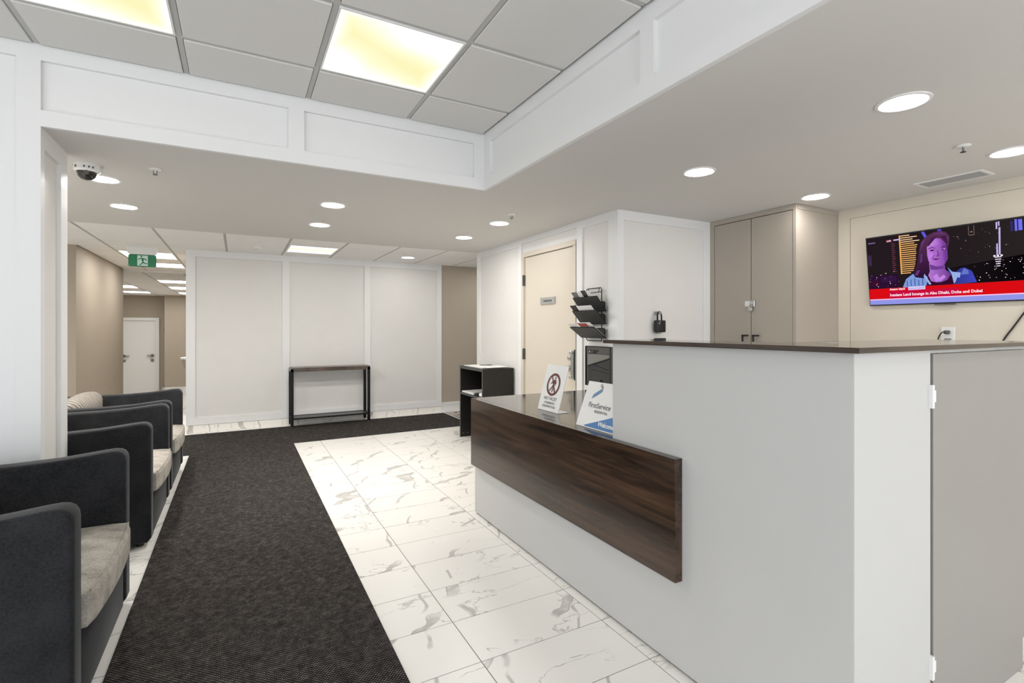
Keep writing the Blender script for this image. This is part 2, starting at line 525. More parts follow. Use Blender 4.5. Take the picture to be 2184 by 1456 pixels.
# ---- suspended ceilings: grid bars with dropped tiles
def grid_ceiling(parent, xs, ys, z, lights, gapw, drop=0.008, tile='ctile', bar='tbar'):
    bx = 0.024
    for x in xs[1:-1]:
        G().box(x - bx / 2, x + bx / 2, ys[0], ys[-1], z + drop, z + drop + 0.03).obj('grid_bar', bar, parent)
    for y in ys[1:-1]:
        for a, b in zip(xs, xs[1:]):
            G().box(a + bx / 2, b - bx / 2, y - bx / 2, y + bx / 2, z + drop, z + drop + 0.03).obj('grid_bar', bar, parent)
    cache = {}
    for i, (a, b) in enumerate(zip(xs, xs[1:])):
        for j, (c, d) in enumerate(zip(ys, ys[1:])):
            if (i, j) in lights: continue
            w, h = round(b - a - gapw, 3), round(d - c - gapw, 3)
            if (w, h) not in cache:
                o = G().box(-w / 2, w / 2, -h / 2, h / 2, 0, 0.016, 0.003, 1).obj('ceiling_tile', tile, parent)
                cache[(w, h)] = o.data
            else:
                o = link('ceiling_tile', cache[(w, h)], parent)
            o.location = ((a + b) / 2, (c + d) / 2, z)


hx = [-3.3, -2.658, -2.053, -1.448, -0.843, -0.24, 0.365, 0.97, 1.517]
hy = [-2.7, -2.025, -1.42, -0.82, -0.215, 0.39, 0.995, 1.60, 2.205, 2.81, 3.207]
hc = shell('ceiling', [(-3.3, 1.517, -2.7, 3.207, HC + 0.05, HC + 0.10)], 'tbar')
grid_ceiling(hc, hx, hy, HC, {(4, 8), (6, 8)}, 0.030)
rx = [-3.3, -2.55, -1.945, -1.34, -0.73, -0.12, 0.515, 1.116, 1.72, 2.33, 2.94, 3.545, 4.6]
ry = [5.95, 6.40, 7.05, 7.60]
rc = shell('ceiling', [(-3.3, 4.6, 5.95, 7.6, CL + 0.05, CL + 0.1), (-1.66, -0.5, 7.6, 10.35, CL + 0.05, CL + 0.1), (-4.2, -0.4, 10.35, 19.0, CL + 0.05, CL + 0.1)], 'tbar')
grid_ceiling(rc, rx, ry, CL, {(6, 1)}, 0.024, 0.004, 'ctile2', 'tbar2')
cy = [7.6, 7.9, 8.56, 9.16, 9.76, 10.35]
grid_ceiling(rc, [-1.655, -1.34, -0.73, -0.5], cy, CL, {(1, 1), (1, 3)}, 0.024, 0.004, 'ctile2', 'tbar2')
fx = [-4.2, -3.3, -2.72, -2.1, -1.46, -0.85, -0.4]
fy = [10.35, 10.95, 11.6, 12.4, 13.1, 13.75, 14.3, 15.15, 15.9, 16.5, 17.2, 17.8, 19.0]
grid_ceiling(rc, fx, fy, CL, {(4, 3), (4, 6), (4, 9), (2, 6), (2, 9)}, 0.03, 0.004, 'ctile2', 'tbar2')
shell('trim_3', [(-1.655, -0.5, 10.33, 10.37, CL - 0.035, CL + 0.05)], 'white')

# ---- left: white panelled pier between the seating bay and the entrance
pier = shell('wall_left', [(-3.3, -0.852, 3.227, 3.638, 0, 2.75)], 'white')
panelled(pier, 'y', 3.227, -1, -3.3, -0.83, 0, 2.70, [(-2.1, -0.918, 0.14, 2.585), (-3.2, -2.19, 0.14, 2.585)], 0.022, fill='white')
panelled(pier, 'x', -0.852, 1, 3.227, 3.638, 0, CL, [(3.263, 3.525, 0.14, 2.172)], 0.022)
# entrance side: wall with an invented unglazed opening, added for daylight (out of frame)
shell('wall_left', [(-3.42, -3.3, 1.7, 7.6, 0, 2.75), (-3.42, -3.3, -2.7, 1.7, 2.45, 2.75)], 'white')
wn = link('added_window_1', None); wn['kind'] = 'structure'; wn.location = (-3.36, -0.15, 0)
for y in (-2.66, -1.58, -0.5, 0.58, 1.66): G().box(-3.40, -3.32, y - 0.03, y + 0.03, 0.05, 2.45).obj('mullion', 'darksteel', wn)
G().box(-3.40, -3.32, -2.7, 1.7, 0, 0.05).obj('sill', 'darksteel', wn)
# corridor wall (beige) that runs away to the back
shell('wall_left', [(-3.3, -1.655, 7.59, 10.35, -0.3, CL + 0.05)], 'beige')

# ---- back: white panelled wall, marble skirting
wb = shell('wall_back', [(-0.56, 2.765, 7.386, 7.60, 0, CL + 0.05)], 'white')
ph = [(-0.462, 0.522, 0.180, 2.184), (0.611, 1.597, 0.180, 2.184), (1.681, 2.687, 0.180, 2.181)]
panelled(wb, 'y', 7.386, -1, -0.56, 2.765, 0.094, CL, ph, 0.022)
xj = [-0.56, -0.074, 0.522, 1.118, 1.714, 2.31, 2.765]
bb = link('baseboard_back', None); bb['kind'] = 'structure'; bb.location = (1.1, 7.37, 0)
for a, b in zip(xj, xj[1:]):
    G().box(a + 0.0015, b - 0.0015, 7.370, 7.386, 0, 0.090).obj('tile', 'marble', bb)
shell('wall_right', [(-0.56, -0.44, 7.6, 18.0, -0.9, CL + 0.05)], 'beige')
al = shell('wall_back', [(2.765, 4.6, 7.38, 7.60, 0, CL + 0.05)], 'beige')
g = G().box(2.765, 4.6, 7.365, 7.38, 0, 0.115).box(2.765, 4.6, 7.358, 7.38, 0.115, 0.15)
g.obj('baseboard_back', 'white', kind='structure')
shell('wall_right', [(4.6, 4.72, 5.9, 7.6, 0, CL + 0.05)], 'beige')

# ---- far end of the hall: beige wall, jog, white door
shell('wall_far', [(-4.2, -1.9, 18.5, 18.7, -0.9, CL + 0.05)], 'beige')
shell('wall_far', [(-1.9, -0.4, 18.0, 18.7, -0.9, CL + 0.05)], 'beige')
shell('wall_left', [(-4.32, -4.2, 10.35, 18.7, -0.9, CL + 0.05), (-4.2, -3.3, 10.2, 10.35, -0.9, CL + 0.05)], 'beige')
G().box(-2.02, -1.9, 18.485, 18.5, -0.72, -0.5).obj('baseboard_far', 'white', kind='structure')
G().box(-1.9, -0.4, 17.985, 18.0, -0.72, -0.5).box(-1.9, -0.4, 17.975, 18.0, -0.5, -0.46).obj('baseboard_far', 'white', kind='structure')
d2 = link('door_2', None); d2.location = (-2.6, 18.48, -0.72); d2['kind'] = 'structure'
G().box(-3.12, -2.08, 18.44, 18.5, 1.515, 1.605).box(-2.17, -2.08, 18.44, 18.5, -0.72, 1.515).box(-3.21, -3.12, 18.44, 18.5, -0.72, 1.605).obj('door_frame', 'white', d2)
G().box(-3.115, -2.175, 18.47, 18.5, -0.71, 1.505).obj('door_leaf', 'plastic', d2)
for x, sgn in ((-2.25, -1), (-2.93, 1)):
    h = G().lathe([(0.045, 0.0), (0.045, -0.02)], (x, 18.47, 0.47), 16, 'y').box(x - 0.012, x + sgn * 0.13, 18.40, 18.425, 0.457, 0.483).box(x - 0.012, x + 0.012, 18.40, 18.46, 0.455, 0.485).obj('door_handle', 'lgrey', d2)
    G().lathe([(0.045, 0.0), (0.045, -0.02)], (x, 18.47, 0.33), 16, 'y').obj('lock_cylinder', 'lgrey', d2)

# ---- right: wall with the cream door, its corner return, cabinet side, television wall
W = 2.735
wr = shell('wall_right', [(W + 0.006, 4.4, 3.221, 3.795, 0, CL + 0.05), (W + 0.006, 4.4, 4.780, 5.965, 0, CL + 0.05), (W + 0.006, 4.4, 3.795, 4.780, 2.11, CL + 0.05), (2.90, 4.4, 3.795, 4.780, 0, 2.11)], 'white')
dh = (3.775, 4.80, -1.0, 2.118)
panelled(wr, 'x', W + 0.006, -1, 3.2212, 5.965, 0, CL, [(4.866, 5.88, 0.14, 2.192), (3.325, 3.690, 0.14, 2.196), (3.775, 4.797, 2.16, 2.218)], 0.018, extra=[(3.775, 4.797, 0.0, 2.16)])
panelled(wr, 'y', 3.221, -1, W - 0.012, 3.81, 0, CL, [(2.785, 3.723, 0.14, 2.187)], 0.018)
d1 = link('door_1', None); d1.location = (W, 4.29, 0); d1['kind'] = 'structure'
G().box(W - 0.018, W + 0.10, 4.742, 4.792, 0, 2.065).box(W - 0.018, W + 0.10, 3.783, 3.826, 0, 2.065).box(W - 0.018, W + 0.10, 3.783, 4.792, 2.062, 2.112).obj('door_frame', 'doorp', d1)
lf = G().box(W + 0.004, W + 0.05, 3.831, 4.738, 0.008, 2.057).obj('door_leaf', 'doorp', d1)
for z0 in (1.754, 0.961, 0.19):
    G().box(W - 0.022, W + 0.006, 4.735, 4.757, z0, z0 + 0.117).obj('hinge', 'darksteel', d1)
gp = G().box(W - 0.030, W - 0.002, 3.802, 3.845, 0.84, 1.085, 0.004, 2).obj('latch_guard', 'steel', d1)
G().box(W - 0.022, W - 0.004, 3.786, 3.802, 0.82, 1.10).obj('strike_cover', 'blackp', d1)
G().lathe([(0.016, 0), (0.016, -0.022), (0.012, -0.026)], (W - 0.028, 3.82, 1.072), 16, 'x').lathe([(0.016, 0), (0.016, -0.022), (0.012, -0.026)], (W - 0.028, 3.825, 0.845), 16, 'x').obj('guard_bolt', 'steel', d1)
G().lathe([(0.021, 0), (0.021, -0.018), (0.015, -0.022)], (W + 0.004, 3.90, 1.02), 18, 'x').obj('deadbolt', 'steel', d1, True)
G().lathe([(0.030, 0), (0.030, -0.008), (0.012, -0.012), (0.012, -0.030), (0.023, -0.035), (0.025, -0.052), (0.016, -0.060)], (W + 0.004, 3.905, 0.92), 20, 'x').obj('door_knob', 'steel', d1, True)
nb = G().box(W - 0.008, W + 0.004, 4.143, 4.412, 1.54, 1.607).obj('name_plate', 'plaque', d1)
text('WASHROOM', 0.026, 'ink', (W - 0.009, 4.352, 1.563), (0, -1, 0), (0, 0, 1), nb, 'lettering', 0.0006)

XT = 4.39
wt = shell('wall_right', [(XT, 4.6, -2.7, 3.215, 0, CL + 0.05)], 'cream')
panelled(wt, 'x', XT, -1, -2.7, 2.39, 0, CL, [(0.75, 2.298, 0.14, 2.19), (-0.95, 0.66, 0.14, 2.19)], 0.008, frame='cream', fill='cream', flush=True)
shell('wall_back', [(3.80, 4.6, 3.215, 3.40, 0, CL + 0.05)], 'white')

# ================================================================== THINGS
# ---- recessed ceiling lights
dl = thing('downlight', (0, 0, CL), '', 'ceiling light', 'round recessed downlights')
G().lathe([(0.078, -0.001), (0.087, -0.006), (0.099, -0.004), (0.100, 0.0), (0.078, 0.0)], (0, 0, CL), 40).obj('trim_ring', 'plastic', dl, True)
G().lathe([(0.0785, 0.0), (0.0785, -0.0035), (0.02, -0.0045)], (0, 0, CL), 40).obj('lens', 'pot', dl)
pots = [(2.505, 1.10, 'large round downlight nearest the camera above the reception desk'),
        (3.730, 1.125, 'round downlight cut by the right edge, in front of the television wall'),
        (2.513, 2.195, 'round downlight above the desk, left of the taupe cabinet'),
        (3.741, 2.20, 'round downlight close in front of the taupe cabinet corner'),
        (2.126, 4.157, 'round downlight beside a sprinkler head, before the cream door'),
        (2.126, 4.99, 'round downlight farther back than the one beside the sprinkler, before the cream door'),
        (0.658, 4.164, 'nearer of two round downlights in the middle of the low ceiling'),
        (0.676, 5.018, 'farther of two round downlights in the middle, just before the ceiling grid'),
        (-0.772, 4.145, 'round downlight half hidden behind the dome camera'),
        (-0.794, 5.006, 'round downlight on the left, below and right of the dome camera'),
        (-2.22, 4.15, 'nearer added, unseen round downlight over the seating bay, behind the white pier'),  # this pair is added out of view to lighten the dim bay
        (-2.22, 5.0, 'farther added, unseen round downlight over the seating bay, behind the white pier'),
        (2.505, 0.0, 'added unseen round downlight above the desk gate'),  # this pair is added beyond the frame as extra fill by the desk
        (3.73, 0.0, 'added unseen round downlight by the television wall'),
        (3.55, 6.7, 'added unseen round downlight in the side passage, behind the wall with the cream door'),  # added out of sight to brighten the alcove and rear
        (2.051, 6.77, 'small round downlight set into a ceiling tile above the back wall')]
lobby = {}
for k, (x, y, lb) in enumerate(pots):
    z = CL if y < 5.9 else CL - 0.0005
    if k == 0: dl.location = (x, y, z); dl['label'] = lb
    else:
        cp = copy_tree(dl, (x, y, z), lb)
        if 3 < y < 6 or x > 3.4 and y > 3:
            for c in cp.children:
                if c.name.startswith('lens'):
                    zone = 'pot3' if x > 2 else 'pot2'
                    if zone not in lobby: lobby[zone] = c.data.copy(); lobby[zone].materials[0] = M[zone]
                    c.data = lobby[zone]


def square_light(name, x0, x1, y0, y1, z, mat, label, group, fw=0.018):
    t = thing(name, ((x0 + x1) / 2, (y0 + y1) / 2, z), label, 'ceiling light', group)
    cx, cy_ = (x0 + x1) / 2, (y0 + y1) / 2
    a, b = (x1 - x0) / 2 - 0.013, (y1 - y0) / 2 - 0.013
    g = G().box(cx - a, cx + a, cy_ - b, cy_ - b + fw, z, z + 0.03).box(cx - a, cx + a, cy_ + b - fw, cy_ + b, z, z + 0.03)
    g.box(cx - a, cx - a + fw, cy_ - b + fw, cy_ + b - fw, z, z + 0.03).box(cx + a - fw, cx + a, cy_ - b + fw, cy_ + b - fw, z, z + 0.03)
    g.obj('frame', 'plastic', t)
    o = G().box(-a + fw, a - fw, -b + fw, b - fw, 0, 0.01).obj('diffuser', mat, t)
    o.location = (cx, cy_, z + 0.006)
    return t


square_light('ceiling_panel_light', 0.365, 0.97, 2.205, 2.81, HC, 'troffer', 'square ceiling light with yellowed lens, whole in view over the entrance', 'square lights of the raised ceiling', 0.008)
square_light('ceiling_panel_light', -0.843, -0.24, 2.205, 2.81, HC, 'troffer', 'square ceiling light cut off by the top left edge of the photo', 'square lights of the raised ceiling', 0.008)
square_light('ceiling_panel_light', 0.515, 1.116, 6.40, 7.05, CL, 'troffer2', 'bright rectangular ceiling light above the black console table', 'square lights of the rear ceiling', 0.02)
hl = [(-1.34, -0.73, 7.9, 8.56, 'bright hall ceiling panel light behind the top of the exit sign'),
      (-1.34, -0.73, 9.16, 9.76, 'bright hall ceiling panel light showing right of the green sign'),
      (-1.46, -0.85, 12.4, 13.1, 'nearest of three hall panel lights in the right row past the ceiling step'),
      (-1.46, -0.85, 14.3, 15.15, 'middle of three hall panel lights in the right row past the ceiling step'),
      (-1.46, -0.85, 16.5, 17.2, 'farthest of three hall panel lights in the right row by the far wall'),
      (-2.72, -2.1, 14.3, 15.15, 'nearer of two hall panel lights in the left row above the white door'),
      (-2.72, -2.1, 16.5, 17.2, 'farther of two hall panel lights in the left row above the white door')]
for x0, x1, y0, y1, lb in hl:
    square_light('hall_panel_light', x0, x1, y0, y1, CL, 'hall', lb, 'panel lights of the far hall', 0.012)

# ---- ceiling devices
t = thing('dome_camera', (-0.785, 3.83, CL), 'white security camera with dark dome, beside the pier opening', 'security camera')
cx, cy_ = -0.785, 3.83
G().lathe([(0.062, 0.0), (0.064, -0.012), (0.064, -0.038), (0.054, -0.046)], (cx, cy_, CL), 30).obj('housing', 'plastic', t, True)
G().lathe([(0.049, -0.044), (0.047, -0.058), (0.040, -0.074), (0.027, -0.086), (0.010, -0.092)], (cx, cy_, CL), 30).obj('dome', 'smoked', t, True)
G().lathe([(0.012, 0), (0.012, -0.012)], (cx + 0.008, cy_ - 0.043, CL - 0.057), 12, 'y').obj('lens', 'grey', t)
for a in (-0.9, -0.2, 0.15, 0.45):
    px, py = cx + 0.0635 * math.sin(a + 0.2), cy_ - 0.0635 * math.cos(a + 0.2)
    G().box(px - 0.004, px + 0.004, py - 0.003, py + 0.003, CL - 0.031, CL - 0.020).obj('vent_slot', 'grey', t)

sp = thing('sprinkler_head', (0, 0, CL), '', 'sprinkler', 'ceiling sprinkler heads')
G().lathe([(0.032, 0.0), (0.034, -0.004), (0.024, -0.010), (0.008, -0.011)], (0, 0, CL), 24).obj('escutcheon', 'plastic', sp, True)
G().tube([(-0.007, 0, CL - 0.010), (-0.010, 0, CL - 0.022), (-0.003, 0, CL - 0.034)], 0.0022, 6).tube([(0.007, 0, CL - 0.010), (0.010, 0, CL - 0.022), (0.003, 0, CL - 0.034)], 0.0022, 6).obj('yoke', 'darksteel', sp)
G().lathe([(0.013, -0.034), (0.013, -0.037)], (0, 0, CL), 12).obj('deflector', 'darksteel', sp)
sp.location = (-0.441, 3.735, CL); sp['label'] = 'white sprinkler head on the left, right of the dome camera'
copy_tree(sp, (2.05, 3.781, CL), 'sprinkler head in the middle, just behind a downlight before the cream door')
copy_tree(sp, (3.379, 1.209, CL), 'sprinkler head on the right between downlight and vent above the counter')
o = G().lathe([(0.052, 0.0), (0.052, -0.016), (0.042, -0.032), (0.020, -0.036)], (0.206, 6.72, CL), 28).obj('smoke_detector', 'plastic', smooth=True)
tag(o, 'small white smoke detector on a ceiling tile left of the rear light', 'smoke detector')
t = thing('ceiling_vent', (4.08, 1.51, CL), 'slim grey ceiling vent in a white frame above the television', 'vent')
G().box(3.985, 4.175, 1.335, 1.352, CL - 0.006, CL).box(3.985, 4.175, 1.675, 1.692, CL - 0.006, CL).box(3.985, 4.005, 1.352, 1.675, CL - 0.006, CL).box(4.155, 4.175, 1.352, 1.675, CL - 0.006, CL).obj('frame', 'plastic', t)
G().box(4.005, 4.155, 1.352, 1.675, CL - 0.0012, CL).obj('backing', 'vent', t)
for k in range(12):
    x = 4.0115 + k * 0.0125
    G().box(x, x + 0.005, 1.352, 1.675, CL - 0.005, CL - 0.001).obj('louvre', 'tbar', t)

# ---- exit sign
t = thing('exit_sign', (-1.0, 7.43, CL), 'green exit sign with white running man, hung at the corridor mouth', 'sign')
G().prism([(-1.155, 7.41, CL), (-0.855, 7.41, CL), (-0.862, 7.41, 2.19), (-0.885, 7.41, 2.178), (-1.128, 7.41, 2.178), (-1.148, 7.41, 2.19)], (0, 0.05, 0)).obj('canopy', 'plastic', t)
G().box(-1.140, -0.866, 7.425, 7.437, 2.032, 2.176, 0.003, 1).obj('sign_plate', 'green', t)
G().box(-1.052, -0.950, 7.4225, 7.425, 2.043, 2.166).obj('white_panel', 'pale', t)
pm = G()
X = lambda u: -1.052 + u * 0.102
Z = lambda v: 2.043 + v * 0.123
for poly in ([(0.40, 0.82), (0.48, 0.86), (0.48, 0.94), (0.40, 0.99), (0.31, 0.95), (0.31, 0.86)],                                   # head
             [(0.42, 0.78), (0.62, 0.72), (0.60, 0.50), (0.50, 0.40), (0.40, 0.52)],                       # torso
             [(0.44, 0.78), (0.24, 0.74), (0.06, 0.60), (0.10, 0.54), (0.27, 0.66), (0.44, 0.68)],         # rear arm
             [(0.58, 0.74), (0.86, 0.68), (0.90, 0.52), (0.82, 0.51), (0.78, 0.62), (0.58, 0.64)],         # front arm
             [(0.50, 0.46), (0.44, 0.30), (0.16, 0.04), (0.24, 0.02), (0.54, 0.24), (0.60, 0.44)],         # rear leg
             [(0.54, 0.50), (0.72, 0.26), (0.98, 0.26), (0.98, 0.18), (0.66, 0.18), (0.50, 0.40)]):         # front leg
    pm.prism([(X(a), 7.4223, Z(b)) for a, b in poly], (0, -0.0012, 0))
pm.obj('running_man', 'green', t)
for x in (-1.130, -0.877):
    for z in (2.042, 2.166):
        G().lathe([(0.004, 0), (0.004, -0.002)], (x, 7.425, z), 10, 'y').obj('screw', 'plastic', t)

# ---- carpet
rug = G()
rp = [(-0.433, -2.6, 0), (0.553, -2.6, 0), (0.553, 6.17, 0), (2.757, 6.20, 0), (2.757, 7.25, 0), (-1.6, 7.19, 0), (-1.6, 6.09, 0), (-0.433, 6.09, 0)]
rug.prism(rp, (0, 0, 0.010), r=0.003, seg=1)
tag(rug.obj('entrance_carpet', 'rug'), 'dark ribbed entrance carpet running down the lobby and along the back wall', 'carpet')
o = G().box(2.80, 3.9, 6.55, 7.30, 0, 0.009).obj('floral_mat', 'floral')
tag(o, 'floral cream and brown mat in the alcove behind the black shelf', 'mat')

# ---- armchairs (facing +x; origin at the front centre of the footprint)
ch = thing('armchair', (0, 0, 0), '', 'armchair', 'dark velvet armchairs along the left wall')
AW, AD, AH = 0.95, 0.84, 0.735
for sy in (-1, 1):
    y0 = sy * AW / 2
    prof = [(-AD, 0.025), (-0.02, 0.025), (0.0, 0.05), (0.0, AH - 0.050), (-0.003, AH - 0.030), (-0.012, AH - 0.013), (-0.028, AH - 0.003), (-0.05, AH), (-0.09, AH - 0.003), (-0.16, AH - 0.011), (-0.25, AH - 0.020), (-0.42, AH - 0.027), (-AD, AH - 0.027)]
    G().prism([(x, y0, z) for x, z in prof], (0, -sy * 0.105, 0), r=0.018, seg=4).obj('arm', 'velvet', ch, True)
G().box(-AD, -0.010, -AW / 2 + 0.10, AW / 2 - 0.10, 0.02, 0.30, 0.008, 2).obj('base', 'velvet', ch, True)
G().box(-AD - 0.03, -AD + 0.13, -AW / 2 + 0.004, AW / 2 - 0.004, 0.025, AH - 0.028, 0.03, 3).obj('backrest', 'velvet', ch, True)


def pillow(x0, x1, y0, y1, z0, z1, crown, r, bow=0.0, n=10):
    """soft box: rounded edges, crowned top, front bowed outwards"""
    g = G(); g.box(x0, x1, y0, y1, z0, z1)
    bmesh.ops.subdivide_edges(g.bm, edges=g.bm.edges[:], cuts=n, use_grid_fill=True)
    cx, cy, cz = (x0 + x1) / 2, (y0 + y1) / 2, (z0 + z1) / 2
    hx, hy, hz = (x1 - x0) / 2, (y1 - y0) / 2, (z1 - z0) / 2
    for v in g.bm.verts:
        p = Vector((v.co.x - cx, v.co.y - cy, v.co.z - cz))
        qv = Vector((max(-hx + r, min(hx - r, p.x)), max(-hy + r, min(hy - r, p.y)), max(-hz + r, min(hz - r, p.z))))
        d = p - qv
        if d.length > 1e-6: p = qv + d.normalized() * r
        a, b = 1 - (p.x / hx) ** 2, 1 - (p.y / hy) ** 2
        if p.z > 0: p.z += crown * max(0, a) * max(0, b)
        if p.x > 0: p.x += bow * max(0, b) * (p.x / hx) ** 4
        v.co = Vector((cx, cy, cz)) + p
    return g


sc = pillow(-0.70, 0.020, -AW / 2 + 0.108, AW / 2 - 0.108, 0.286, 0.420, 0.022, 0.030, 0.022).obj('seat_cushion', 'seat', ch, True)
zc = []
for k in range(25):
    y = -AW / 2 + 0.140 + (AW - 0.28) * k / 24
    b = 1 - (y / (AW / 2 - 0.108)) ** 2
    zc.append((0.0105 + 0.020 * b, y, 0.4125 + 0.002 * b))
G().tube(zc, 0.0035, 6).obj('piping', 'seat', sc)
pillow(-0.72, -0.575, -AW / 2 + 0.112, AW / 2 - 0.112, 0.42, 0.752, 0.02, 0.055, 0.03).obj('back_cushion', 'cushion', ch, True)
for sx in (-AD + 0.05, -0.06):
    for sy in (-1, 1):
        G().lathe([(0.02, 0.0), (0.022, 0.028)], (sx, sy * (AW / 2 - 0.055), 0), 12).obj('foot', 'blackp', ch)
ch.location = (-0.452, 2.52, 0); ch['label'] = 'nearest dark velvet armchair, cut off by the left edge of the photo'
copy_tree(ch, (-0.452, 4.13, 0), 'middle dark velvet armchair of the row, seen past the white pier')
copy_tree(ch, (-0.452, 5.18, 0), 'farthest dark velvet armchair, striped back cushion showing above its arm')

# ---- console table
t = thing('console_table', (1.1, 7.2, 0.01), 'black steel console table with walnut top against the white panelled wall', 'console table')
x0, x1, y0, y1, zt = 0.600, 1.610, 7.065, 7.345, 0.775
G().box(x0 + 0.003, x1 - 0.003, y0 + 0.003, y1, zt - 0.012, zt + 0.004).obj('table_top', 'walnut2', t)
G().box(x0, x1, y0, y0 + 0.018, zt - 0.045, zt - 0.012).box(x0, x1, y1 - 0.018, y1, zt - 0.045, zt - 0.012).box(x0, x0 + 0.018, y0, y1, zt - 0.045, zt - 0.012).box(x1 - 0.018, x1, y0, y1, zt - 0.045, zt - 0.012).obj('top_frame', 'walnut2', t)
for x in (x0, x1 - 0.034):
    for y in (y0, y1 - 0.034):
        lg = G().box(x, x + 0.034, y, y + 0.034, 0.022, zt - 0.012).obj('leg', 'black', t)
        G().lathe([(0.013, 0.0102), (0.013, 0.022)], (x + 0.017, y + 0.017, 0), 12).obj('levelling_foot', 'steel', lg)
G().box(x0 + 0.034, x1 - 0.034, y0 + 0.004, y0 + 0.024, 0.112, 0.130).box(x0 + 0.034, x1 - 0.034, y1 - 0.024, y1 - 0.004, 0.112, 0.130).box(x0 + 0.008, x0 + 0.026, y0 + 0.034, y1 - 0.034, 0.112, 0.130).box(x1 - 0.026, x1 - 0.008, y0 + 0.034, y1 - 0.034, 0.112, 0.130).obj('stretcher', 'black', t)
G().box(x0 + 0.03, x1 - 0.03, y0 + 0.024, y1 - 0.024, 0.118, 0.126).obj('shelf', 'darksteel', t)

# ---- small black shelf unit beside the desk
t = thing('shelf_unit', (2.52, 5.30, 0), 'small black open shelf unit standing between desk and white wall', 'shelf')
x0, x1, y0, y1, zt = 2.335, 2.715, 4.965, 5.605, 0.85
G().box(x0 + 0.003, x1, y1 - 0.022, y1, 0, zt - 0.03).obj('side_panel', 'espresso', t)
G().box(x0 + 0.003, x1, y0, y0 + 0.022, 0, zt - 0.03).obj('side_panel', 'espresso', t)
G().box(x0, x1 + 0.003, y0 - 0.002, y1 + 0.002, zt - 0.03, zt).obj('top_board', 'espresso', t)
G().box(x0 + 0.003, x1, y0 + 0.022, y1 - 0.022, 0.515, 0.54).obj('shelf', 'espresso', t)
G().box(x1 - 0.008, x1, y0 + 0.022, y1 - 0.022, 0, zt - 0.03).obj('back_panel', 'black', t)
G().box(x0, x0 + 0.0032, y1 - 0.022, y1, 0, zt - 0.03).box(x0, x0 + 0.0032, y0, y0 + 0.022, 0, zt - 0.03).box(x0, x0 + 0.0032, y0 + 0.022, y1 - 0.022, 0.515, 0.54).box(x0 - 0.0012, x0, y0 - 0.002, y1 + 0.002, zt - 0.03, zt).obj('edge_band', 'edge', t)
for k in range(4):
    G().lathe([(0.005, 0), (0.005, -0.003)], (x0 + 0.04 + k * 0.05, y1 - 0.022, 0.045), 10, 'y').obj('cam_bolt', 'steel', t)
zt += 0.0005
# papers and clipboard on the shelf unit
g = G().prism([(2.37, 5.57, zt), (2.60, 5.59, zt), (2.66, 5.12, zt), (2.37, 5.08, zt)], (0, 0, 0.006))
tag(g.obj('paper_pad', 'paper'), 'white paper pad lying flat on the black shelf unit', 'paper')
t = thing('clipboard', (2.55, 5.14, zt + 0.0065), 'white clipboard with metal clip on top of the black shelf unit', 'clipboard')
g = G().prism([(2.40, 4.995, zt + 0.0065), (2.68, 5.01, zt + 0.0065), (2.69, 5.26, zt + 0.0065), (2.67, 5.29, zt + 0.0065), (2.42, 5.27, zt + 0.0065)], (0, 0, 0.006))
g.obj('board', 'paper', t)
G().box(2.50, 2.60, 5.235, 5.262, zt + 0.0125, zt + 0.02, 0.003, 1).obj('clip', 'steel', t)
o = G().tube([(2.50, 5.40, zt + 0.013), (2.545, 5.33, zt + 0.013), (2.59, 5.255 + 0.02, zt + 0.023)], 0.004, 8).obj('pen', 'blackp')
tag(o, 'black pen lying across the papers on the shelf unit', 'pen')
g = G().prism([(2.345, 5.56, 0.541), (2.60, 5.56, 0.541), (2.60, 5.24, 0.541), (2.345, 5.24, 0.541)], (0, 0, 0.016))
tag(g.obj('paper_stack', 'paper'), 'white papers on the lower shelf of the black unit', 'paper')
o = G().box(2.345, 2.43, 5.10, 5.215, 0.541, 0.566, 0.008, 2).obj('tape_dispenser', 'blackp', smooth=True)
tag(o, 'small black gadget at the shelf edge beside the stacked papers', 'gadget')
o = G().box(2.345, 2.45, 4.995, 5.09, 0.541, 0.58, 0.01, 2).obj('paper_box', 'paper', smooth=True)
tag(o, 'small white box on the lower shelf next to the black gadget', 'box')

# ---- reception desk
dk = thing('reception_desk', (2.0, 2.0, 0), 'grey reception desk with walnut apron, low worktop and raised counter', 'reception desk')
XD, YE, YF, YS = 1.467, 0.760, 3.245, 1.760
G().box(XD, XD + 0.03, YE, YF, 0.012, 0.778).box(XD, XD + 0.03, YE, YS, 0.778, 1.231).obj('front_panel', 'lam', dk)
G().box(XD + 0.012, XD + 0.03, YE + 0.012, YF - 0.01, 0, 0.012).box(XD + 0.02, 1.92, YE + 0.012, YE + 0.03, 0, 0.012).obj('toe_shade_strip', 'dark', dk)  # near-black strip standing in for the shade beneath the panels
G().box(XD + 0.001, 1.895, YE - 0.001, YE + 0.03, 0.012, 1.231).obj('end_panel', 'lam', dk)
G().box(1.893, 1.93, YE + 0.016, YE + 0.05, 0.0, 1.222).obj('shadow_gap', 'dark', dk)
G().box(1.895, 2.75, YE + 0.004, YE + 0.03, 1.2205, 1.231).obj('top_rail', 'lam', dk)
G().box(XD + 0.03, 2.40, YF - 0.03, YF, 0.012, 0.778).obj('far_end_panel', 'lam', dk)
G().box(XD + 0.03, 1.70, YS - 0.03, YS, 0.81, 1.231).obj('riser_end_panel', 'lam', dk)
G().box(1.68, 1.70, 1.12, YS - 0.03, 0.81, 1.231).obj('riser_back_panel', 'lam', dk)
G().box(1.70, 2.75, 1.10, 1.12, 0.3, 1.231).obj('riser_back_panel', 'lam', dk)
G().box(1.4668, 2.46, 1.762, 3.232, 0.780, 0.810).obj('worktop', 'top', dk)
ap = G().box(1.430, 1.4665, 1.360, 3.232, 0.349, 0.810, 0.0012, 1)
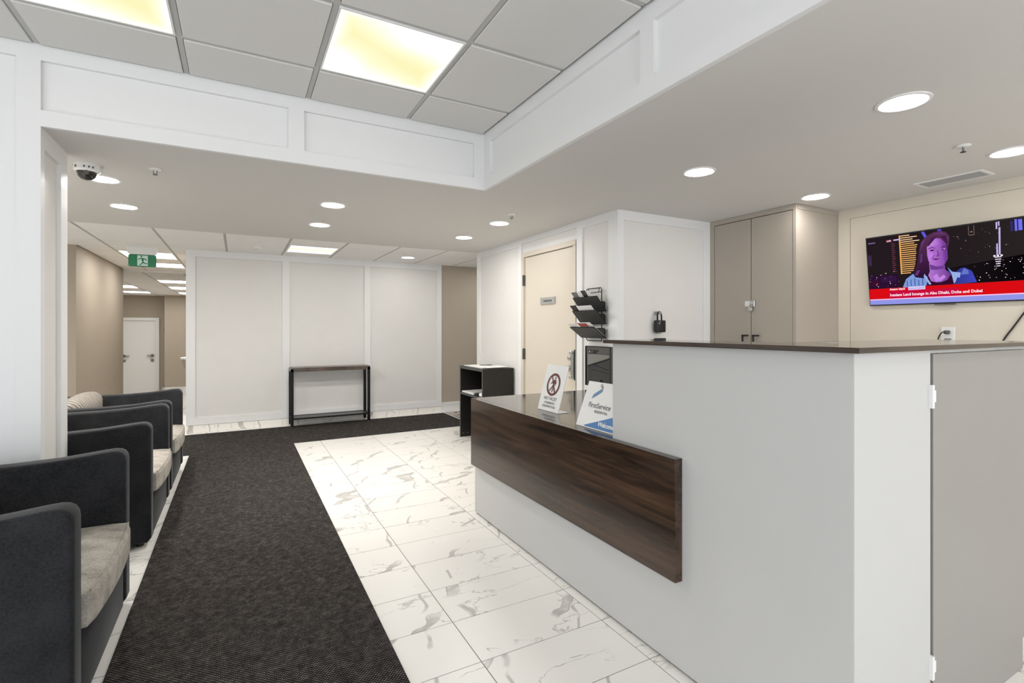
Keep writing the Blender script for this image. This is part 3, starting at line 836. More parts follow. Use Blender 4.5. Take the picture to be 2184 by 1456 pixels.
for f in ap.bm.faces:
    if f.normal.z > 0.9 or f.calc_center_median().z > 0.8097: f.material_index = 1
ap.obj('apron', ['walnut', 'top'], dk)
G().prism([(1.432, 0.728, 1.232), (1.432, 1.785, 1.232), (1.705, 1.785, 1.232), (1.705, 1.14, 1.232), (2.75, 1.14, 1.232), (2.75, 0.728, 1.232)], (0, 0, 0.0155), r=0.002, seg=1).obj('counter_top', 'top', dk)
gt = G().box(1.9110, 2.65, 0.757, 0.773, 0.125, 1.219, 0.0015, 1).obj('gate', 'gate', dk)
G().box(1.92, 2.64, 0.764, 0.78, 0.0, 0.124).obj('kick_plate', 'gate', dk)
for z0 in (1.055, 0.215):
    G().box(1.884, 1.896, 0.748, 0.759, z0 - 0.004, z0 + 0.068).box(1.896, 1.913, 0.751, 0.7568, z0 + 0.014, z0 + 0.050).obj('hinge', 'plastic', gt)
o = G().box(1.575, 1.612, 1.585, 1.617, 1.248, 1.256).obj('counter_block', 'blackp')
tag(o, 'tiny black block lying on the raised counter below the key lock box', 'block')

o = G().prism([(1.800, 1.010, 1.248), (1.835, 1.000, 1.248), (1.840, 1.030, 1.248), (1.805, 1.040, 1.248)], (0, 0, 0.0008)).obj('pale_strip', 'paper')  # thin pale flat strip set on the counter top
tag(o, 'small pale flat strip on the raised counter near its corner', 'slip')

# ---- signs standing on the worktop
def easel(y0, y1, x, zb, hgt, lean, foot, name, label):
    t = thing(name, (x + 0.05, (y0 + y1) / 2, zb), label, 'sign')
    n = Vector((lean, 0, hgt))
    th = Vector((0.004, 0, 0))
    G().prism([Vector((x, y0, zb + 0.002)), Vector((x, y1, zb + 0.002)), Vector((x, y1, zb + 0.002)) + n, Vector((x, y0, zb + 0.002)) + n], th).obj('sheet', 'paper', t)
    G().box(x, x + foot, y1, y0, zb + 0.0005, zb + 0.003).obj('foot', 'plastic', t)
    up = n.normalized(); rt = Vector((0, -1, 0))

    def at(u, v, d=0.0012):
        nn = Vector((-up.z, 0, up.x))
        return Vector((x, y0, zb + 0.002)) + rt * (u * (y0 - y1)) + n * v + nn * d
    return t, at, rt, up


t, at, rt, up = easel(2.618, 2.397, 1.600, 0.8105, 0.265, 0.075, 0.075, 'pictogram_sign', 'tilted white sign with a crossed out walking figure in a ring')
g = G()
ring = []
for k in range(36):
    a0, a1 = 2 * math.pi * k / 36, 2 * math.pi * (k + 1) / 36
    P = lambda a, r: at(0.5 + r * math.cos(a) / 0.221, 0.575 + r * math.sin(a) / 0.2754, 0.0010)
    g.prism([P(a0, 0.068), P(a1, 0.068), P(a1, 0.053), P(a0, 0.053)], (-0.0006, 0, 0))
bar = lambda pts, gg: gg.prism([at(0.5 + a / 0.221, 0.575 + b / 0.2754, 0.0014) for a, b in pts], (-0.0006, 0, 0))
bar([(-0.034, 0.046), (-0.024, 0.048), (0.036, -0.046), (0.026, -0.050)], g)
g.obj('prohibition_ring', 'maroon', t)
g = G()
for pts in ([(0.004, 0.046), (0.014, 0.046), (0.014, 0.034), (0.004, 0.034)], [(0.0, 0.030), (0.018, 0.030), (0.020, 0.004), (0.002, 0.002)],
            [(0.002, 0.020), (-0.028, 0.000), (-0.030, 0.006), (0.0, 0.028)], [(0.002, 0.004), (-0.034, -0.040), (-0.026, -0.042), (0.012, 0.0)],
            [(0.006, 0.002), (-0.006, -0.046), (0.002, -0.047), (0.014, 0.0)], [(0.014, 0.028), (0.026, 0.014), (0.022, -0.002), (0.016, 0.006)]):
    bar(pts, g)
g.obj('walking_figure', 'maroon', t)
text("NO' FACIIT", 0.027, 'inkgrey', at(0.5, 0.235), rt, up, t, 'lettering', 0.0003, 'CENTER')
text('NTRORIDTO', 0.019, 'inkgrey', at(0.5, 0.150), rt, up, t, 'lettering', 0.0003, 'CENTER')
text('SOLIDITIN TOUS', 0.018, 'inkgrey', at(0.5, 0.075), rt, up, t, 'lettering', 0.0004, 'CENTER')

t, at, rt, up = easel(2.093, 1.785, 1.506, 0.8105, 0.215, 0.085, 0.10, 'welcome_sign', 'white and blue welcome sign with a curved blue mark on the worktop')
n_ = 0.0010
G().prism([at(0.22, 0.02, n_), at(1.0, 0.02, n_), at(1.0, 0.40, n_), at(0.22, 0.04, n_)], (-0.0006, 0, 0)).obj('blue_wedge', 'blue', t)
G().prism([at(0.20, 0.62, n_), at(0.22, 0.72, n_), at(0.33, 0.82, n_), at(0.40, 0.88, n_), at(0.415, 0.83, n_), at(0.40, 0.79, n_), at(0.30, 0.70, n_)], (-0.0006, 0, 0)).obj('swoosh', 'steelblue', t)
G().prism([at(0.33, 0.97, n_), at(0.36, 0.97, n_), at(0.415, 0.90, n_), at(0.405, 0.86, n_), at(0.365, 0.88, n_), at(0.34, 0.92, n_)], (-0.0006, 0, 0)).obj('swoosh_tip', 'lgrey', t)
text('FirstService', 0.036, 'inkgrey', at(0.17, 0.44), rt, up, t, 'lettering', 0.0004)
text('RESIDENTIAL', 0.017, 'inkgrey', at(0.36, 0.34), rt, up, t, 'lettering', 0.0003)
text('Welcome', 0.030, 'paper', at(0.54, 0.085, 0.0026), rt, up, t, 'lettering', 0.0010)

# ---- mail rack on the wall
t = thing('mail_rack', (2.72, 3.48, 1.19), 'black wire wall rack with three sloping mesh trays beside the door', 'wall rack')
XR = 2.714
pts = [(XR, 3.400, 1.19), (XR, 3.600, 1.19), (XR, 3.612, 1.20), (XR, 3.612, 1.63), (XR, 3.600, 1.642), (XR, 3.412, 1.642), (XR, 3.400, 1.63), (XR, 3.400, 1.20)]
G().tube(pts, 0.004, 8, True).tube([(XR, 3.60, 1.606), (XR, 3.41, 1.606)], 0.003, 8).tube([(XR, 3.585, 1.64), (XR, 3.57, 1.606)], 0.003, 6).tube([(XR, 3.43, 1.64), (XR, 3.445, 1.606)], 0.003, 6).obj('wire_frame', 'black', t)
trays = [(1.216, 1.305, 0.125), (1.335, 1.446, 0.100), (1.442, 1.562, 0.095)]
tr_y0, tr_y1 = 3.325, 3.665
for zb, zt_, ox in trays:
    xb = 2.700
    g = G().prism([(xb, tr_y0, zb), (xb, tr_y1, zb), (xb - ox, tr_y1 + 0.0, zt_), (xb - ox, tr_y0, zt_)], (-0.002, 0, -0.002))
    g.box(xb, xb + 0.008, tr_y0 + 0.02, tr_y1 - 0.02, zb, zb + 0.004)
    tray = g.obj('tray', 'mesh', t)
    G().box(2.706, 2.709, tr_y0 + 0.028, tr_y1 - 0.028, zb + 0.002, zb + 0.078).obj('back_plate', 'mesh', tray)
    G().tube([(xb, tr_y0, zb), (xb - ox, tr_y0, zt_), (xb - ox, tr_y1, zt_), (xb, tr_y1, zb)], 0.004, 8, True).tube([(2.707, tr_y0 + 0.028, zb), (2.707, tr_y0 + 0.022, zb + 0.07), (2.707, tr_y0 + 0.034, zb + 0.08), (2.707, tr_y1 - 0.034, zb + 0.08), (2.707, tr_y1 - 0.028, zb)], 0.0035, 8).obj('rim_wire', 'black', tray)


def leaflet(name, k, ya, yb, lift, mat, label, cat, off=0.004, mat2=None):
    zb, zt_, ox = trays[k]
    d = Vector((-ox, 0, zt_ - zb)); L = d.length; d.normalize()
    nrm = Vector((d.z, 0, -d.x))      # away from the tray, towards the wall
    b = Vector((2.700, 0, zb)) + nrm * (0.003 + off) + d * 0.014
    e = d * (L - 0.014 + lift)
    pts = [b + Vector((0, ya, 0)), b + Vector((0, yb, 0)), b + e + Vector((0, yb, 0)), b + e + Vector((0, ya, 0))]
    o = G().prism(pts, nrm * 0.002).obj(name, mat)
    tag(o, label, cat, 'leaflets in the wall rack')
    if mat2:
        q0 = b + d * (L - 0.010) - nrm * 0.0006
        p2 = [q0 + Vector((0, ya - 0.012, 0)), q0 + Vector((0, yb + 0.06, 0)), q0 + d * (lift - 0.014) + Vector((0, yb + 0.06, 0)), q0 + d * (lift - 0.014) + Vector((0, ya - 0.012, 0))]
        G().prism(p2, nrm * -0.0006).obj('printed_block', mat2, o)
    return o


leaflet('leaflet', 0, 3.655, 3.545, 0.045, 'paper', 'pale leaflet at the far end of the lowest rack tray', 'leaflet')
leaflet('magazine', 0, 3.53, 3.335, 0.055, 'paper', 'white magazine with a red cover block in the lowest rack tray', 'magazine', 0.006, 'red')
leaflet('leaflet', 1, 3.66, 3.575, 0.058, 'photo', 'dark leaflet at the far end of the middle rack tray', 'leaflet')
leaflet('leaflet', 1, 3.565, 3.37, 0.046, 'paper', 'white printed leaflet in the middle rack tray', 'leaflet', 0.007)
leaflet('leaflet', 2, 3.655, 3.575, 0.055, 'photo2', 'grey photo leaflet at the far end of the top rack tray', 'leaflet')
leaflet('leaflet', 2, 3.57, 3.525, 0.058, 'paper', 'narrow white leaflet in the top rack tray', 'leaflet', 0.006)
leaflet('leaflet', 2, 3.52, 3.455, 0.060, 'photo', 'black photo leaflet in the top rack tray', 'leaflet', 0.008)
leaflet('leaflet', 2, 3.45, 3.40, 0.052, 'paper', 'white leaflet nearest the open end of the top rack tray', 'leaflet', 0.006)

# ---- dark grey wall machine under the rack
t = thing('wall_machine', (2.70, 3.43, 0.80), 'dark grey machine on the wall below the mail rack', 'machine')
XK = 2.690
G().box(XK, W - 0.013, 3.25, 3.585, 0.80, 1.142).obj('housing', 'grey', t)
rimg = G().box(XK - 0.010, XK, 3.578, 3.587, 0.80, 1.144).box(XK - 0.010, XK, 3.248, 3.257, 0.80, 1.144).box(XK - 0.010, XK, 3.257, 3.578, 1.137, 1.144).box(XK - 0.010, XK, 3.257, 3.578, 0.80, 0.808)
rimg.obj('rim', 'blackp', t)
G().box(XK - 0.004, XK, 3.260, 3.575, 1.078, 1.135).obj('control_panel', 'grey', t)
G().prism([(XK - 0.006, 3.545, 1.112), (XK - 0.006, 3.395, 1.112), (XK - 0.006, 3.44, 1.080), (XK - 0.006, 3.545, 1.080)], (0.002, 0, 0)).obj('display', 'blackp', t)
G().box(XK - 0.0075, XK - 0.006, 3.532, 3.522, 1.087, 1.102).obj('indicator', 'plastic', t)
text('27', 0.026, 'lgrey', (XK - 0.0064, 3.505, 1.086), (0, -1, 0), (0, 0, 1), t, 'display_digits', 0.0004)
G().prism([(XK - 0.005, 3.560, 1.074), (XK - 0.005, 3.262, 1.074), (XK - 0.005, 3.262, 1.052), (XK - 0.005, 3.560, 0.972)], (0.005, 0, 0)).obj('upper_cover', 'lgrey', t)
G().prism([(XK - 0.012, 3.556, 0.975), (XK - 0.012, 3.260, 1.050), (XK - 0.012, 3.260, 1.042), (XK - 0.012, 3.556, 0.967)], (0.012, 0, 0)).obj('lid_edge', 'blackp', t)
G().prism([(XK - 0.006, 3.550, 0.966), (XK - 0.006, 3.262, 1.040), (XK - 0.006, 3.262, 0.815), (XK - 0.006, 3.550, 0.815)], (0.006, 0, 0)).obj('lower_cover', 'mesh', t)
for (ya, za), (yb, zb), th in (((3.465, 0.988), (3.275, 0.955), 0.010), ((3.495, 0.946), (3.275, 0.925), 0.006)):
    G().prism([(XK - 0.0085, ya, za), (XK - 0.0085, yb, zb), (XK - 0.0085, yb, zb - th), (XK - 0.0085, ya, za - th)], (0.003, 0, 0)).obj('slot', 'dark', t)
G().lathe([(0.022, 0), (0.022, -0.016), (0.016, -0.02)], (XK - 0.006, 3.376, 0.840), 18, 'x').obj('knob', 'blackp', t, True)

# ---- key lock box hanging on the wall
t = thing('key_lock_box', (3.20, 3.19, 1.26), 'black key lock box hanging by its shackle from a wall hook', 'lock box')
G().box(3.103, 3.207, 3.150, 3.196, 1.262, 1.365, 0.010, 3).obj('body', 'blackp', t, True)
sh = [(3.128, 3.172, 1.36), (3.128, 3.172, 1.415), (3.134, 3.172, 1.430), (3.148, 3.172, 1.437), (3.164, 3.172, 1.430), (3.172, 3.172, 1.412), (3.176, 3.172, 1.36)]
G().tube(sh, 0.0065, 10).obj('shackle', 'black', t, True)
G().lathe([(0.008, 0), (0.008, -0.004)], (3.126, 3.150, 1.338), 14, 'y').obj('dial', 'steel', t)
G().lathe([(0.006, 0), (0.006, -0.003)], (3.134, 3.150, 1.353), 12, 'y').obj('dial', 'steel', t)
G().box(3.118, 3.162, 3.155, 3.190, 1.252, 1.264, 0.004, 2).obj('release_tab', 'lgrey', t)
o = G().lathe([(0.018, 0), (0.018, -0.006), (0.007, -0.008), (0.007, -0.045), (0.014, -0.047), (0.014, -0.053)], (3.140, 3.203, 1.424), 18, 'y').obj('wall_hook', 'steel', smooth=True)
tag(o, 'small chrome wall hook carrying the black key lock box', 'hook')

# ---- taupe cupboard
t = thing('tall_cabinet', (4.09, 2.80, 0), 'tall taupe cupboard with two doors, built up to the ceiling', 'cabinet')
cx0, cx1, cy0, cy1 = 3.81, 4.388, 2.392, 3.210
G().box(cx0 + 0.02, cx1, cy0, cy0 + 0.02, 0, CL - 0.002).box(cx0 + 0.02, cx1, cy1 - 0.02, cy1, 0, CL - 0.002).box(cx1 - 0.012, cx1, cy0 + 0.02, cy1 - 0.02, 0, CL - 0.002).box(cx0 + 0.02, cx1, cy0, cy1, 2.235, CL - 0.002).obj('carcass', 'cab', t)
board('x', cx0 + 0.02, -1, cy0, cy1, 0, CL - 0.002, [(2.416, 3.158, 0.05, 2.2265)], 0.020).obj('face_frame', 'cab', t)
G().box(cx0 + 0.02, cx1, cy0 - 0.006, cy0, 2.228, CL - 0.002).obj('top_rail', 'cab', t)
for a, b, hy in ((2.7885, 3.154, 2.835), (2.420, 2.7815, 2.735)):
    dr = G().box(cx0 + 0.003, cx0 + 0.022, a, b, 0.052, 2.222, 0.0015, 1).obj('door', 'cab', t)
    G().tube([(cx0 + 0.003, hy - 0.022, 1.236), (cx0 - 0.03, hy - 0.022, 1.236)], 0.006, 8).box(cx0 - 0.034, cx0 - 0.024, hy - 0.03, hy + 0.014, 1.228, 1.243).box(cx0 - 0.034, cx0 - 0.024, hy + 0.002, hy + 0.014, 1.10, 1.243).obj('handle', 'blackp', dr)
G().box(cx0 + 0.024, cx0 + 0.03, 2.42, 3.15, 0.05, 2.22).obj('shadow_strip', 'dark', t)
hp = G().box(cx0 - 0.006, cx0 + 0.003, 2.79, 2.838, 1.483, 1.528, 0.002, 1).obj('hasp_plate', 'plastic', t)
G().box(cx0 - 0.012, cx0 + 0.003, 2.742, 2.79, 1.475, 1.531, 0.003, 1).obj('hasp_staple', 'steel', hp)
g = G().box(cx0 - 0.03, cx0 - 0.010, 2.755, 2.795, 1.440, 1.472, 0.004, 2)
g.tube([(cx0 - 0.02, 2.763, 1.470), (cx0 - 0.02, 2.763, 1.488), (cx0 - 0.02, 2.775, 1.496), (cx0 - 0.02, 2.787, 1.488), (cx0 - 0.02, 2.787, 1.470)], 0.0035, 8)
tag(g.obj('padlock', 'steel', smooth=True), 'small silver padlock on the hasp of the taupe cupboard doors', 'padlock')

# ---- television
tv = thing('television', (4.36, 1.67, 1.47), 'wall mounted flat television showing a news picture with a red banner', 'television')
B0, B1 = Vector((4.358, 0, 1.471)), Vector((4.294, 0, 1.997))
upv = (B1 - B0).normalized(); nv = Vector((-upv.z, 0, upv.x))      # nv points into the room
YL, YR = 2.140, 1.208
hgt = (B1 - B0).length


def S3(u, v, d=0.0):
    """u 0..1 left to right, v 0..1 bottom to top on the glass, d in front of it"""
    return B0 + upv * (0.009 + v * (hgt - 0.017)) + Vector((0, 2.132 - u * 0.917, 0)) + nv * d


body = [B0 - nv * 0.001 + Vector((0, YL, 0)), B0 - nv * 0.001 + Vector((0, YR, 0)), B1 - nv * 0.001 + Vector((0, YR, 0)), B1 - nv * 0.001 + Vector((0, YL, 0))]
G().prism(body, nv * -0.022, r=0.003, seg=1).obj('casing', 'blackp', tv)
G().box(4.34, XT - 0.009, 1.52, 1.82, 1.60, 1.86).obj('wall_bracket', 'blackp', tv)
G().box(4.352, 4.366, 1.60, 1.72, 1.462, 1.470, 0.002, 1).obj('sensor_bar', 'grey', tv)
sm = bmesh.new()
cl = sm.loops.layers.float_color.new('Col')
lay = [0.0004]


def poly(pts, col, bumpd=True, mid=None, ax=0):
    """one flat shape of the picture; with mid, the colour changes from col (left or bottom edge) to mid (right or top)"""
    d = lay[0]
    if bumpd: lay[0] += 0.00012
    pts = [(min(max(u, 0), 0.995), min(max(v, 0), 1)) for u, v in pts]
    f = sm.faces.new([sm.verts.new(S3(u, v, d)) for u, v in pts])
    c0 = Vector(lin(*col)); c1 = Vector(lin(*mid)) if mid else c0
    lo_, hi_ = min(p[ax] for p in pts), max(p[ax] for p in pts)
    for lp, p in zip(f.loops, pts):
        t_ = (p[ax] - lo_) / (hi_ - lo_)
        lp[cl] = c0.lerp(c1, t_)


def rect(u0, u1, v0, v1, col, b=True): poly([(u0, v0), (u1, v0), (u1, v1), (u0, v1)], col, b)


rect(0, 0.995, 0, 1, (34, 26, 30))
poly([(0.50, 0.24), (0.995, 0.24), (0.995, 0.56), (0.50, 0.45)], (26, 20, 24), mid=(6, 5, 6))
poly([(0.50, 0.45), (0.995, 0.56), (0.995, 1.0), (0.50, 1.0)], (34, 26, 30), mid=(40, 35, 34))
poly([(0.004, 0.44), (0.216, 0.427), (0.225, 0.243), (0, 0.243)], (42, 16, 48))
rect(0.0, 0.08, 0.28, 0.36, (58, 14, 44)); rect(0.09, 0.2, 0.33, 0.41, (50, 22, 62))
rect(0.003, 0.03, 0.59, 0.75, (62, 40, 70))
for k in range(14): rect(0.181 + 0.001 * (k % 2), 0.208 - 0.004 * (k % 3), 0.47 + k * 0.031, 0.483 + k * 0.031, (104, 52, 66), False)
lay[0] += 0.00012
rect(0.237, 0.246, 0.43, 0.985, (236, 170, 92))
lens_ = [0.315, 0.325, 0.33, 0.335, 0.34, 0.34, 0.345, 0.345, 0.345, 0.35, 0.35, 0.35, 0.355, 0.36, 0.34, 0.375, 0.33, 0.36, 0.31]
for k, e in enumerate(lens_): rect(0.246, e - 0.008 * (k == 0), 0.434 + k * 0.0297, 0.447 + k * 0.0297, (238, 178, 104) if k < 15 else (240, 196, 150), False)
lay[0] += 0.00012
poly([(0.389, 0.991), (0.408, 0.996), (0.427, 0.914), (0.41, 0.898)], (96, 84, 214))
poly([(0.49, 0.995), (0.515, 0.998), (0.52, 0.965), (0.50, 0.955)], (80, 62, 180))
for r_ in ([(0.844, 0.916), (0.854, 0.918), (0.848, 0.578), (0.839, 0.575)], [(0.828, 0.717), (0.836, 0.72), (0.835, 0.576), (0.826, 0.576)], [(0.83, 0.986), (0.839, 0.986), (0.837, 0.899), (0.829, 0.898)], [(0.842, 0.99), (0.85, 0.99), (0.85, 0.935), (0.843, 0.933)]):
    poly(r_, (190, 180, 226), False)
for k in range(5): rect(0.815 + 0.002 * k, 0.852 - 0.002 * k, 0.43 + 0.028 * (4 - k), 0.441 + 0.028 * (4 - k), (226, 216, 236), False)
for c_ in (0.815, 0.833, 0.853): rect(c_ - 0.006, c_ + 0.006, 0.555, 0.575, (240, 234, 246), False)
rect(0.928, 0.940, 0.846, 0.988, (112, 112, 236), False); rect(0.946, 0.966, 0.848, 0.982, (112, 112, 236), False); rect(0.905, 0.92, 0.85, 0.97, (52, 44, 96), False)
for a_, b_ in (((0.678, 0.87), (0.68, 0.985)), ((0.709, 0.865), (0.711, 0.983))): rect(a_[0], b_[0], a_[1], b_[1], (150, 130, 120), False)
rect(0.68, 0.709, 0.862, 0.868, (150, 130, 120), False); rect(0.69, 0.70, 0.90, 0.91, (190, 170, 150), False)
rng = random.Random(3)
for k in range(90):
    if k < 22: u, v = rng.uniform(0.005, 0.22), rng.uniform(0.26, 0.48)
    elif k < 60: u, v = rng.uniform(0.68, 0.97), rng.uniform(0.26, 0.52)
    else: u, v = rng.uniform(0.58, 0.90), rng.uniform(0.52, 0.98)
    s_ = rng.uniform(0.0014, 0.0040) * (1 if k < 60 else 0.75)
    c_ = rng.choice([(240, 230, 240), (214, 180, 226), (250, 244, 236), (190, 150, 170)])
    if k >= 60: c_ = tuple(int(x * 0.75) for x in c_)
    poly([(u + s_ * math.cos(i * math.pi / 3), v + 1.8 * s_ * math.sin(i * math.pi / 3)) for i in range(6)], c_, False)
lay[0] += 0.00012
# presenter
poly([(0.244, 0.235), (0.271, 0.354), (0.319, 0.42), (0.357, 0.383), (0.397, 0.40), (0.44, 0.30), (0.44, 0.235)], (124, 152, 214))
for k in range(5): rect(0.275 + k * 0.026, 0.280 + k * 0.026, 0.25, 0.33 + 0.012 * (k % 3), (58, 74, 132), False)
poly([(0.545, 0.46), (0.586, 0.395), (0.623, 0.448), (0.649, 0.448), (0.686, 0.397), (0.712, 0.248), (0.545, 0.235)], (40, 50, 116), mid=(64, 70, 184))
poly([(0.62, 0.36), (0.64, 0.445), (0.665, 0.411), (0.668, 0.362)], (96, 116, 196))
poly([(0.401, 0.891), (0.43, 0.935), (0.47, 0.965), (0.51, 0.972), (0.545, 0.947), (0.567, 0.884), (0.56, 0.787), (0.55, 0.711), (0.537, 0.594), (0.53, 0.475), (0.428, 0.44), (0.417, 0.40), (0.391, 0.345), (0.335, 0.37), (0.32, 0.43), (0.352, 0.551), (0.366, 0.714), (0.38, 0.835)], (38, 14, 46), mid=(88, 46, 82), ax=1)
for a_ in ([(0.375, 0.70), (0.39, 0.86), (0.42, 0.90), (0.395, 0.80)], [(0.37, 0.56), (0.378, 0.68), (0.39, 0.70), (0.386, 0.58)], [(0.33, 0.40), (0.35, 0.47), (0.37, 0.46), (0.35, 0.39)], [(0.46, 0.945), (0.52, 0.955), (0.55, 0.90), (0.51, 0.93)], [(0.545, 0.87), (0.556, 0.90), (0.556, 0.80), (0.548, 0.76)]):
    poly(a_, (96, 52, 112), False)
lay[0] += 0.00012
poly([(0.421, 0.403), (0.437, 0.298), (0.474, 0.272), (0.53, 0.304), (0.568, 0.378), (0.575, 0.239), (0.405, 0.24)], (52, 12, 40))
poly([(0.43, 0.556), (0.526, 0.516), (0.529, 0.445), (0.564, 0.379), (0.539, 0.305), (0.50, 0.278), (0.469, 0.278), (0.437, 0.30), (0.42, 0.383), (0.432, 0.44)], (176, 116, 208), mid=(104, 54, 136))
poly([(0.432, 0.53), (0.52, 0.50), (0.522, 0.46), (0.47, 0.45), (0.438, 0.46)], (110, 60, 142))
poly([(0.45, 0.36), (0.475, 0.40), (0.49, 0.34), (0.52, 0.38), (0.53, 0.34), (0.50, 0.296), (0.466, 0.292)], (190, 130, 222))
poly([(0.422, 0.783), (0.44, 0.84), (0.457, 0.875), (0.485, 0.882), (0.512, 0.868), (0.538, 0.803), (0.549, 0.691), (0.549, 0.591), (0.53, 0.525), (0.505, 0.497), (0.478, 0.497), (0.448, 0.521), (0.428, 0.575), (0.421, 0.66)], (190, 122, 218), mid=(122, 62, 156))
poly([(0.515, 0.86), (0.535, 0.80), (0.547, 0.69), (0.547, 0.60), (0.53, 0.53), (0.522, 0.60), (0.52, 0.72)], (134, 74, 166), mid=(104, 50, 138))
poly([(0.435, 0.80), (0.46, 0.865), (0.495, 0.865), (0.505, 0.79), (0.46, 0.785)], (200, 142, 228), mid=(160, 96, 192))
poly([(0.432, 0.67), (0.447, 0.69), (0.465, 0.66), (0.455, 0.60), (0.438, 0.60)], (188, 126, 222))
poly([(0.422, 0.783), (0.453, 0.886), (0.492, 0.912), (0.462, 0.845), (0.436, 0.79)], (64, 30, 70))
poly([(0.51, 0.90), (0.545, 0.90), (0.556, 0.80), (0.545, 0.79), (0.53, 0.85)], (64, 30, 70))
poly([(0.430, 0.752), (0.454, 0.768), (0.476, 0.750), (0.476, 0.742), (0.454, 0.757), (0.432, 0.742)], (74, 32, 90), False)
poly([(0.510, 0.748), (0.53, 0.766), (0.545, 0.748), (0.545, 0.74), (0.53, 0.755), (0.512, 0.739)], (74, 32, 90), False)
poly([(0.434, 0.722), (0.454, 0.735), (0.474, 0.722), (0.454, 0.709)], (64, 28, 78), False)
poly([(0.512, 0.72), (0.528, 0.732), (0.543, 0.718), (0.527, 0.707)], (64, 28, 78), False)
poly([(0.522, 0.724), (0.532, 0.731), (0.538, 0.72), (0.53, 0.714)], (226, 180, 236))
poly([(0.486, 0.73), (0.494, 0.70), (0.501, 0.645), (0.492, 0.628), (0.476, 0.632), (0.486, 0.66)], (126, 66, 156), False)
poly([(0.452, 0.602), (0.470, 0.610), (0.482, 0.606), (0.501, 0.598), (0.482, 0.584), (0.470, 0.585)], (104, 40, 110), False)
poly([(0.462, 0.66), (0.468, 0.655), (0.452, 0.60), (0.447, 0.605)], (120, 62, 150), False)
lay[0] += 0.00012
poly([(0.397, 0.41), (0.41, 0.36), (0.438, 0.26), (0.425, 0.25), (0.39, 0.37)], (150, 172, 224))
poly([(0.545, 0.475), (0.57, 0.408), (0.621, 0.389), (0.615, 0.321), (0.60, 0.33), (0.587, 0.266), (0.578, 0.25), (0.566, 0.38)], (150, 172, 226))
# banners
rect(0, 0.995, 0.084, 0.237, (214, 12, 20)); rect(0.151, 0.603, 0.088, 0.190, (196, 14, 60))
rect(0, 0.995, 0.067, 0.083, (244, 186, 226)); rect(0, 0.995, 0.0, 0.067, (142, 148, 226))
rect(0.283, 0.397, 0.194, 0.241, (214, 204, 244))
rect(0.147, 0.190, 0.908, 0.946, (112, 24, 54)); rect(0.200, 0.247, 0.921, 0.939, (206, 188, 236))
me = bpy.data.meshes.new('screen'); sm.to_mesh(me); sm.free(); me.materials.append(M['tv'])
scr = link('screen', me, tv)
M['tvw'] = emit('screen_white_text', (1.0, 0.82, 0.92, 1), 0.95)
M['tvl'] = emit('screen_lavender_text', lin(150, 132, 186), 1.0)
M['tvp'] = emit('screen_violet_text', lin(136, 116, 190), 1.0)
LR = Vector((0, -1, 0)); dd = lay[0] + 0.0003
text('Iranians Land bounge in Abu Dhabi, Doha and Dubai', 0.0275, 'tvw', S3(0.152, 0.117, dd), LR, upv, scr, 'caption', 0.0008, sx=0.925)
text('Anara kiani', 0.022, 'tvw', S3(0.152, 0.205, dd), LR, upv, scr, 'caption', 0.0007)
text('ANALYST WRITER', 0.0125, 'tvp', S3(0.288, 0.206, dd), LR, upv, scr, 'caption', 0.0002, sx=0.92)
text('LIVE', 0.0165, 'tvw', S3(0.151, 0.915, dd), LR, upv, scr, 'caption', 0.0004, sx=0.95)
text('BREAKING', 0.012, 'tvl', S3(0.014, 0.918, dd), LR, upv, scr, 'caption', 0.0003, sx=0.85)

cb = [(4.36, 1.205, 1.52), (4.372, 1.235, 1.44), (4.372, 1.265, 1.385), (4.374, 1.31, 1.305), (4.374, 1.345, 1.245), (4.374, 1.365, 1.20), (4.374, 1.40, 1.10), (4.374, 1.41, 0.90)]


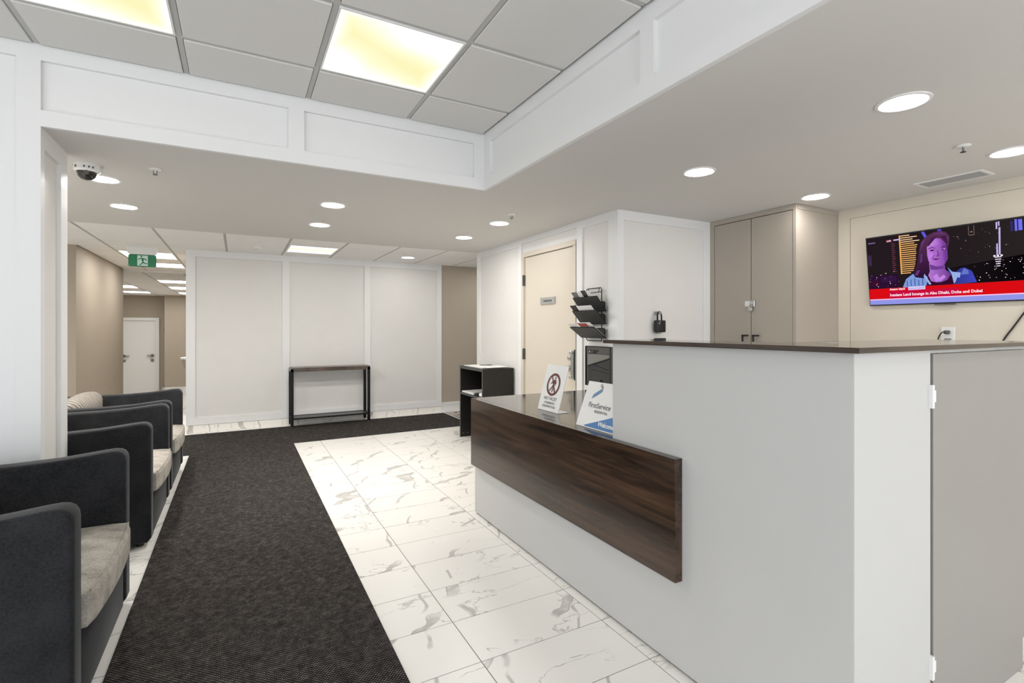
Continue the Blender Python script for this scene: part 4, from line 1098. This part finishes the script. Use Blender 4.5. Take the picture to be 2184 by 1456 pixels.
def smooth_path(p, n=5):
    p = [Vector(a) for a in p]; out = []
    for i in range(len(p) - 1):
        a, b, c, d = p[max(i - 1, 0)], p[i], p[i + 1], p[min(i + 2, len(p) - 1)]
        for k in range(n):
            t_ = k / n
            out.append(0.5 * ((2 * b) + (c - a) * t_ + (2 * a - 5 * b + 4 * c - d) * t_ ** 2 + (3 * b - a - 3 * c + d) * t_ ** 3))
    return out + [p[-1]]


G().tube(smooth_path(cb), 0.005, 8).obj('power_cord', 'blackp', tv, True)
t = thing('wall_outlet', (4.38, 1.65, 1.24), 'white wall outlet plate below the television', 'outlet')
G().box(4.375, 4.382, 1.610, 1.690, 1.190, 1.306, 0.002, 1).obj('plate', 'plastic', t)
G().box(4.373, 4.375, 1.630, 1.670, 1.212, 1.226).obj('socket', 'lgrey', t)
t = thing('power_plug', (4.36, 1.65, 1.27), 'black plug and cord in the upper socket of the white outlet', 'plug')
G().box(4.345, 4.3745, 1.634, 1.666, 1.256, 1.283, 0.007, 2).obj('plug_body', 'grey', t, True)
G().tube(smooth_path([(4.347, 1.655, 1.272), (4.335, 1.668, 1.268), (4.34, 1.685, 1.245), (4.352, 1.70, 1.205), (4.36, 1.71, 1.12), (4.365, 1.71, 0.95)]), 0.004, 8).obj('cord', 'blackp', t, True)

# ---- pale bracket at the corridor corner
t = thing('wall_planter', (-0.60, 8.5, 0.72), 'pale half-round wall bowl in the corridor, mostly hidden behind the panelled wall', 'wall bowl')
g = G()
for (r0, z0), (r1, z1) in (((0.05, 0.64), (0.11, 0.75)), ((0.11, 0.75), (0.14, 0.86))):
    n = 14
    lo = [g.bm.verts.new((-0.561 - r0 * math.sin(math.pi * k / n), 8.5 + r0 * 1.3 * math.cos(math.pi * k / n), z0)) for k in range(n + 1)]
    hi = [g.bm.verts.new((-0.561 - r1 * math.sin(math.pi * k / n), 8.5 + r1 * 1.3 * math.cos(math.pi * k / n), z1)) for k in range(n + 1)]
    for k in range(n): g.bm.faces.new((lo[k], lo[k + 1], hi[k + 1], hi[k]))
    if z0 < 0.7: g.bm.faces.new(lo)
bmesh.ops.recalc_face_normals(g.bm, faces=g.bm.faces[:])
g.obj('bowl', 'beige', t, True)
G().prism([(-0.561 - 0.15 * math.sin(math.pi * k / 14), 8.5 + 0.195 * math.cos(math.pi * k / 14), 0.86) for k in range(15)], (0, 0, 0.022)).obj('rim', 'plastic', t)
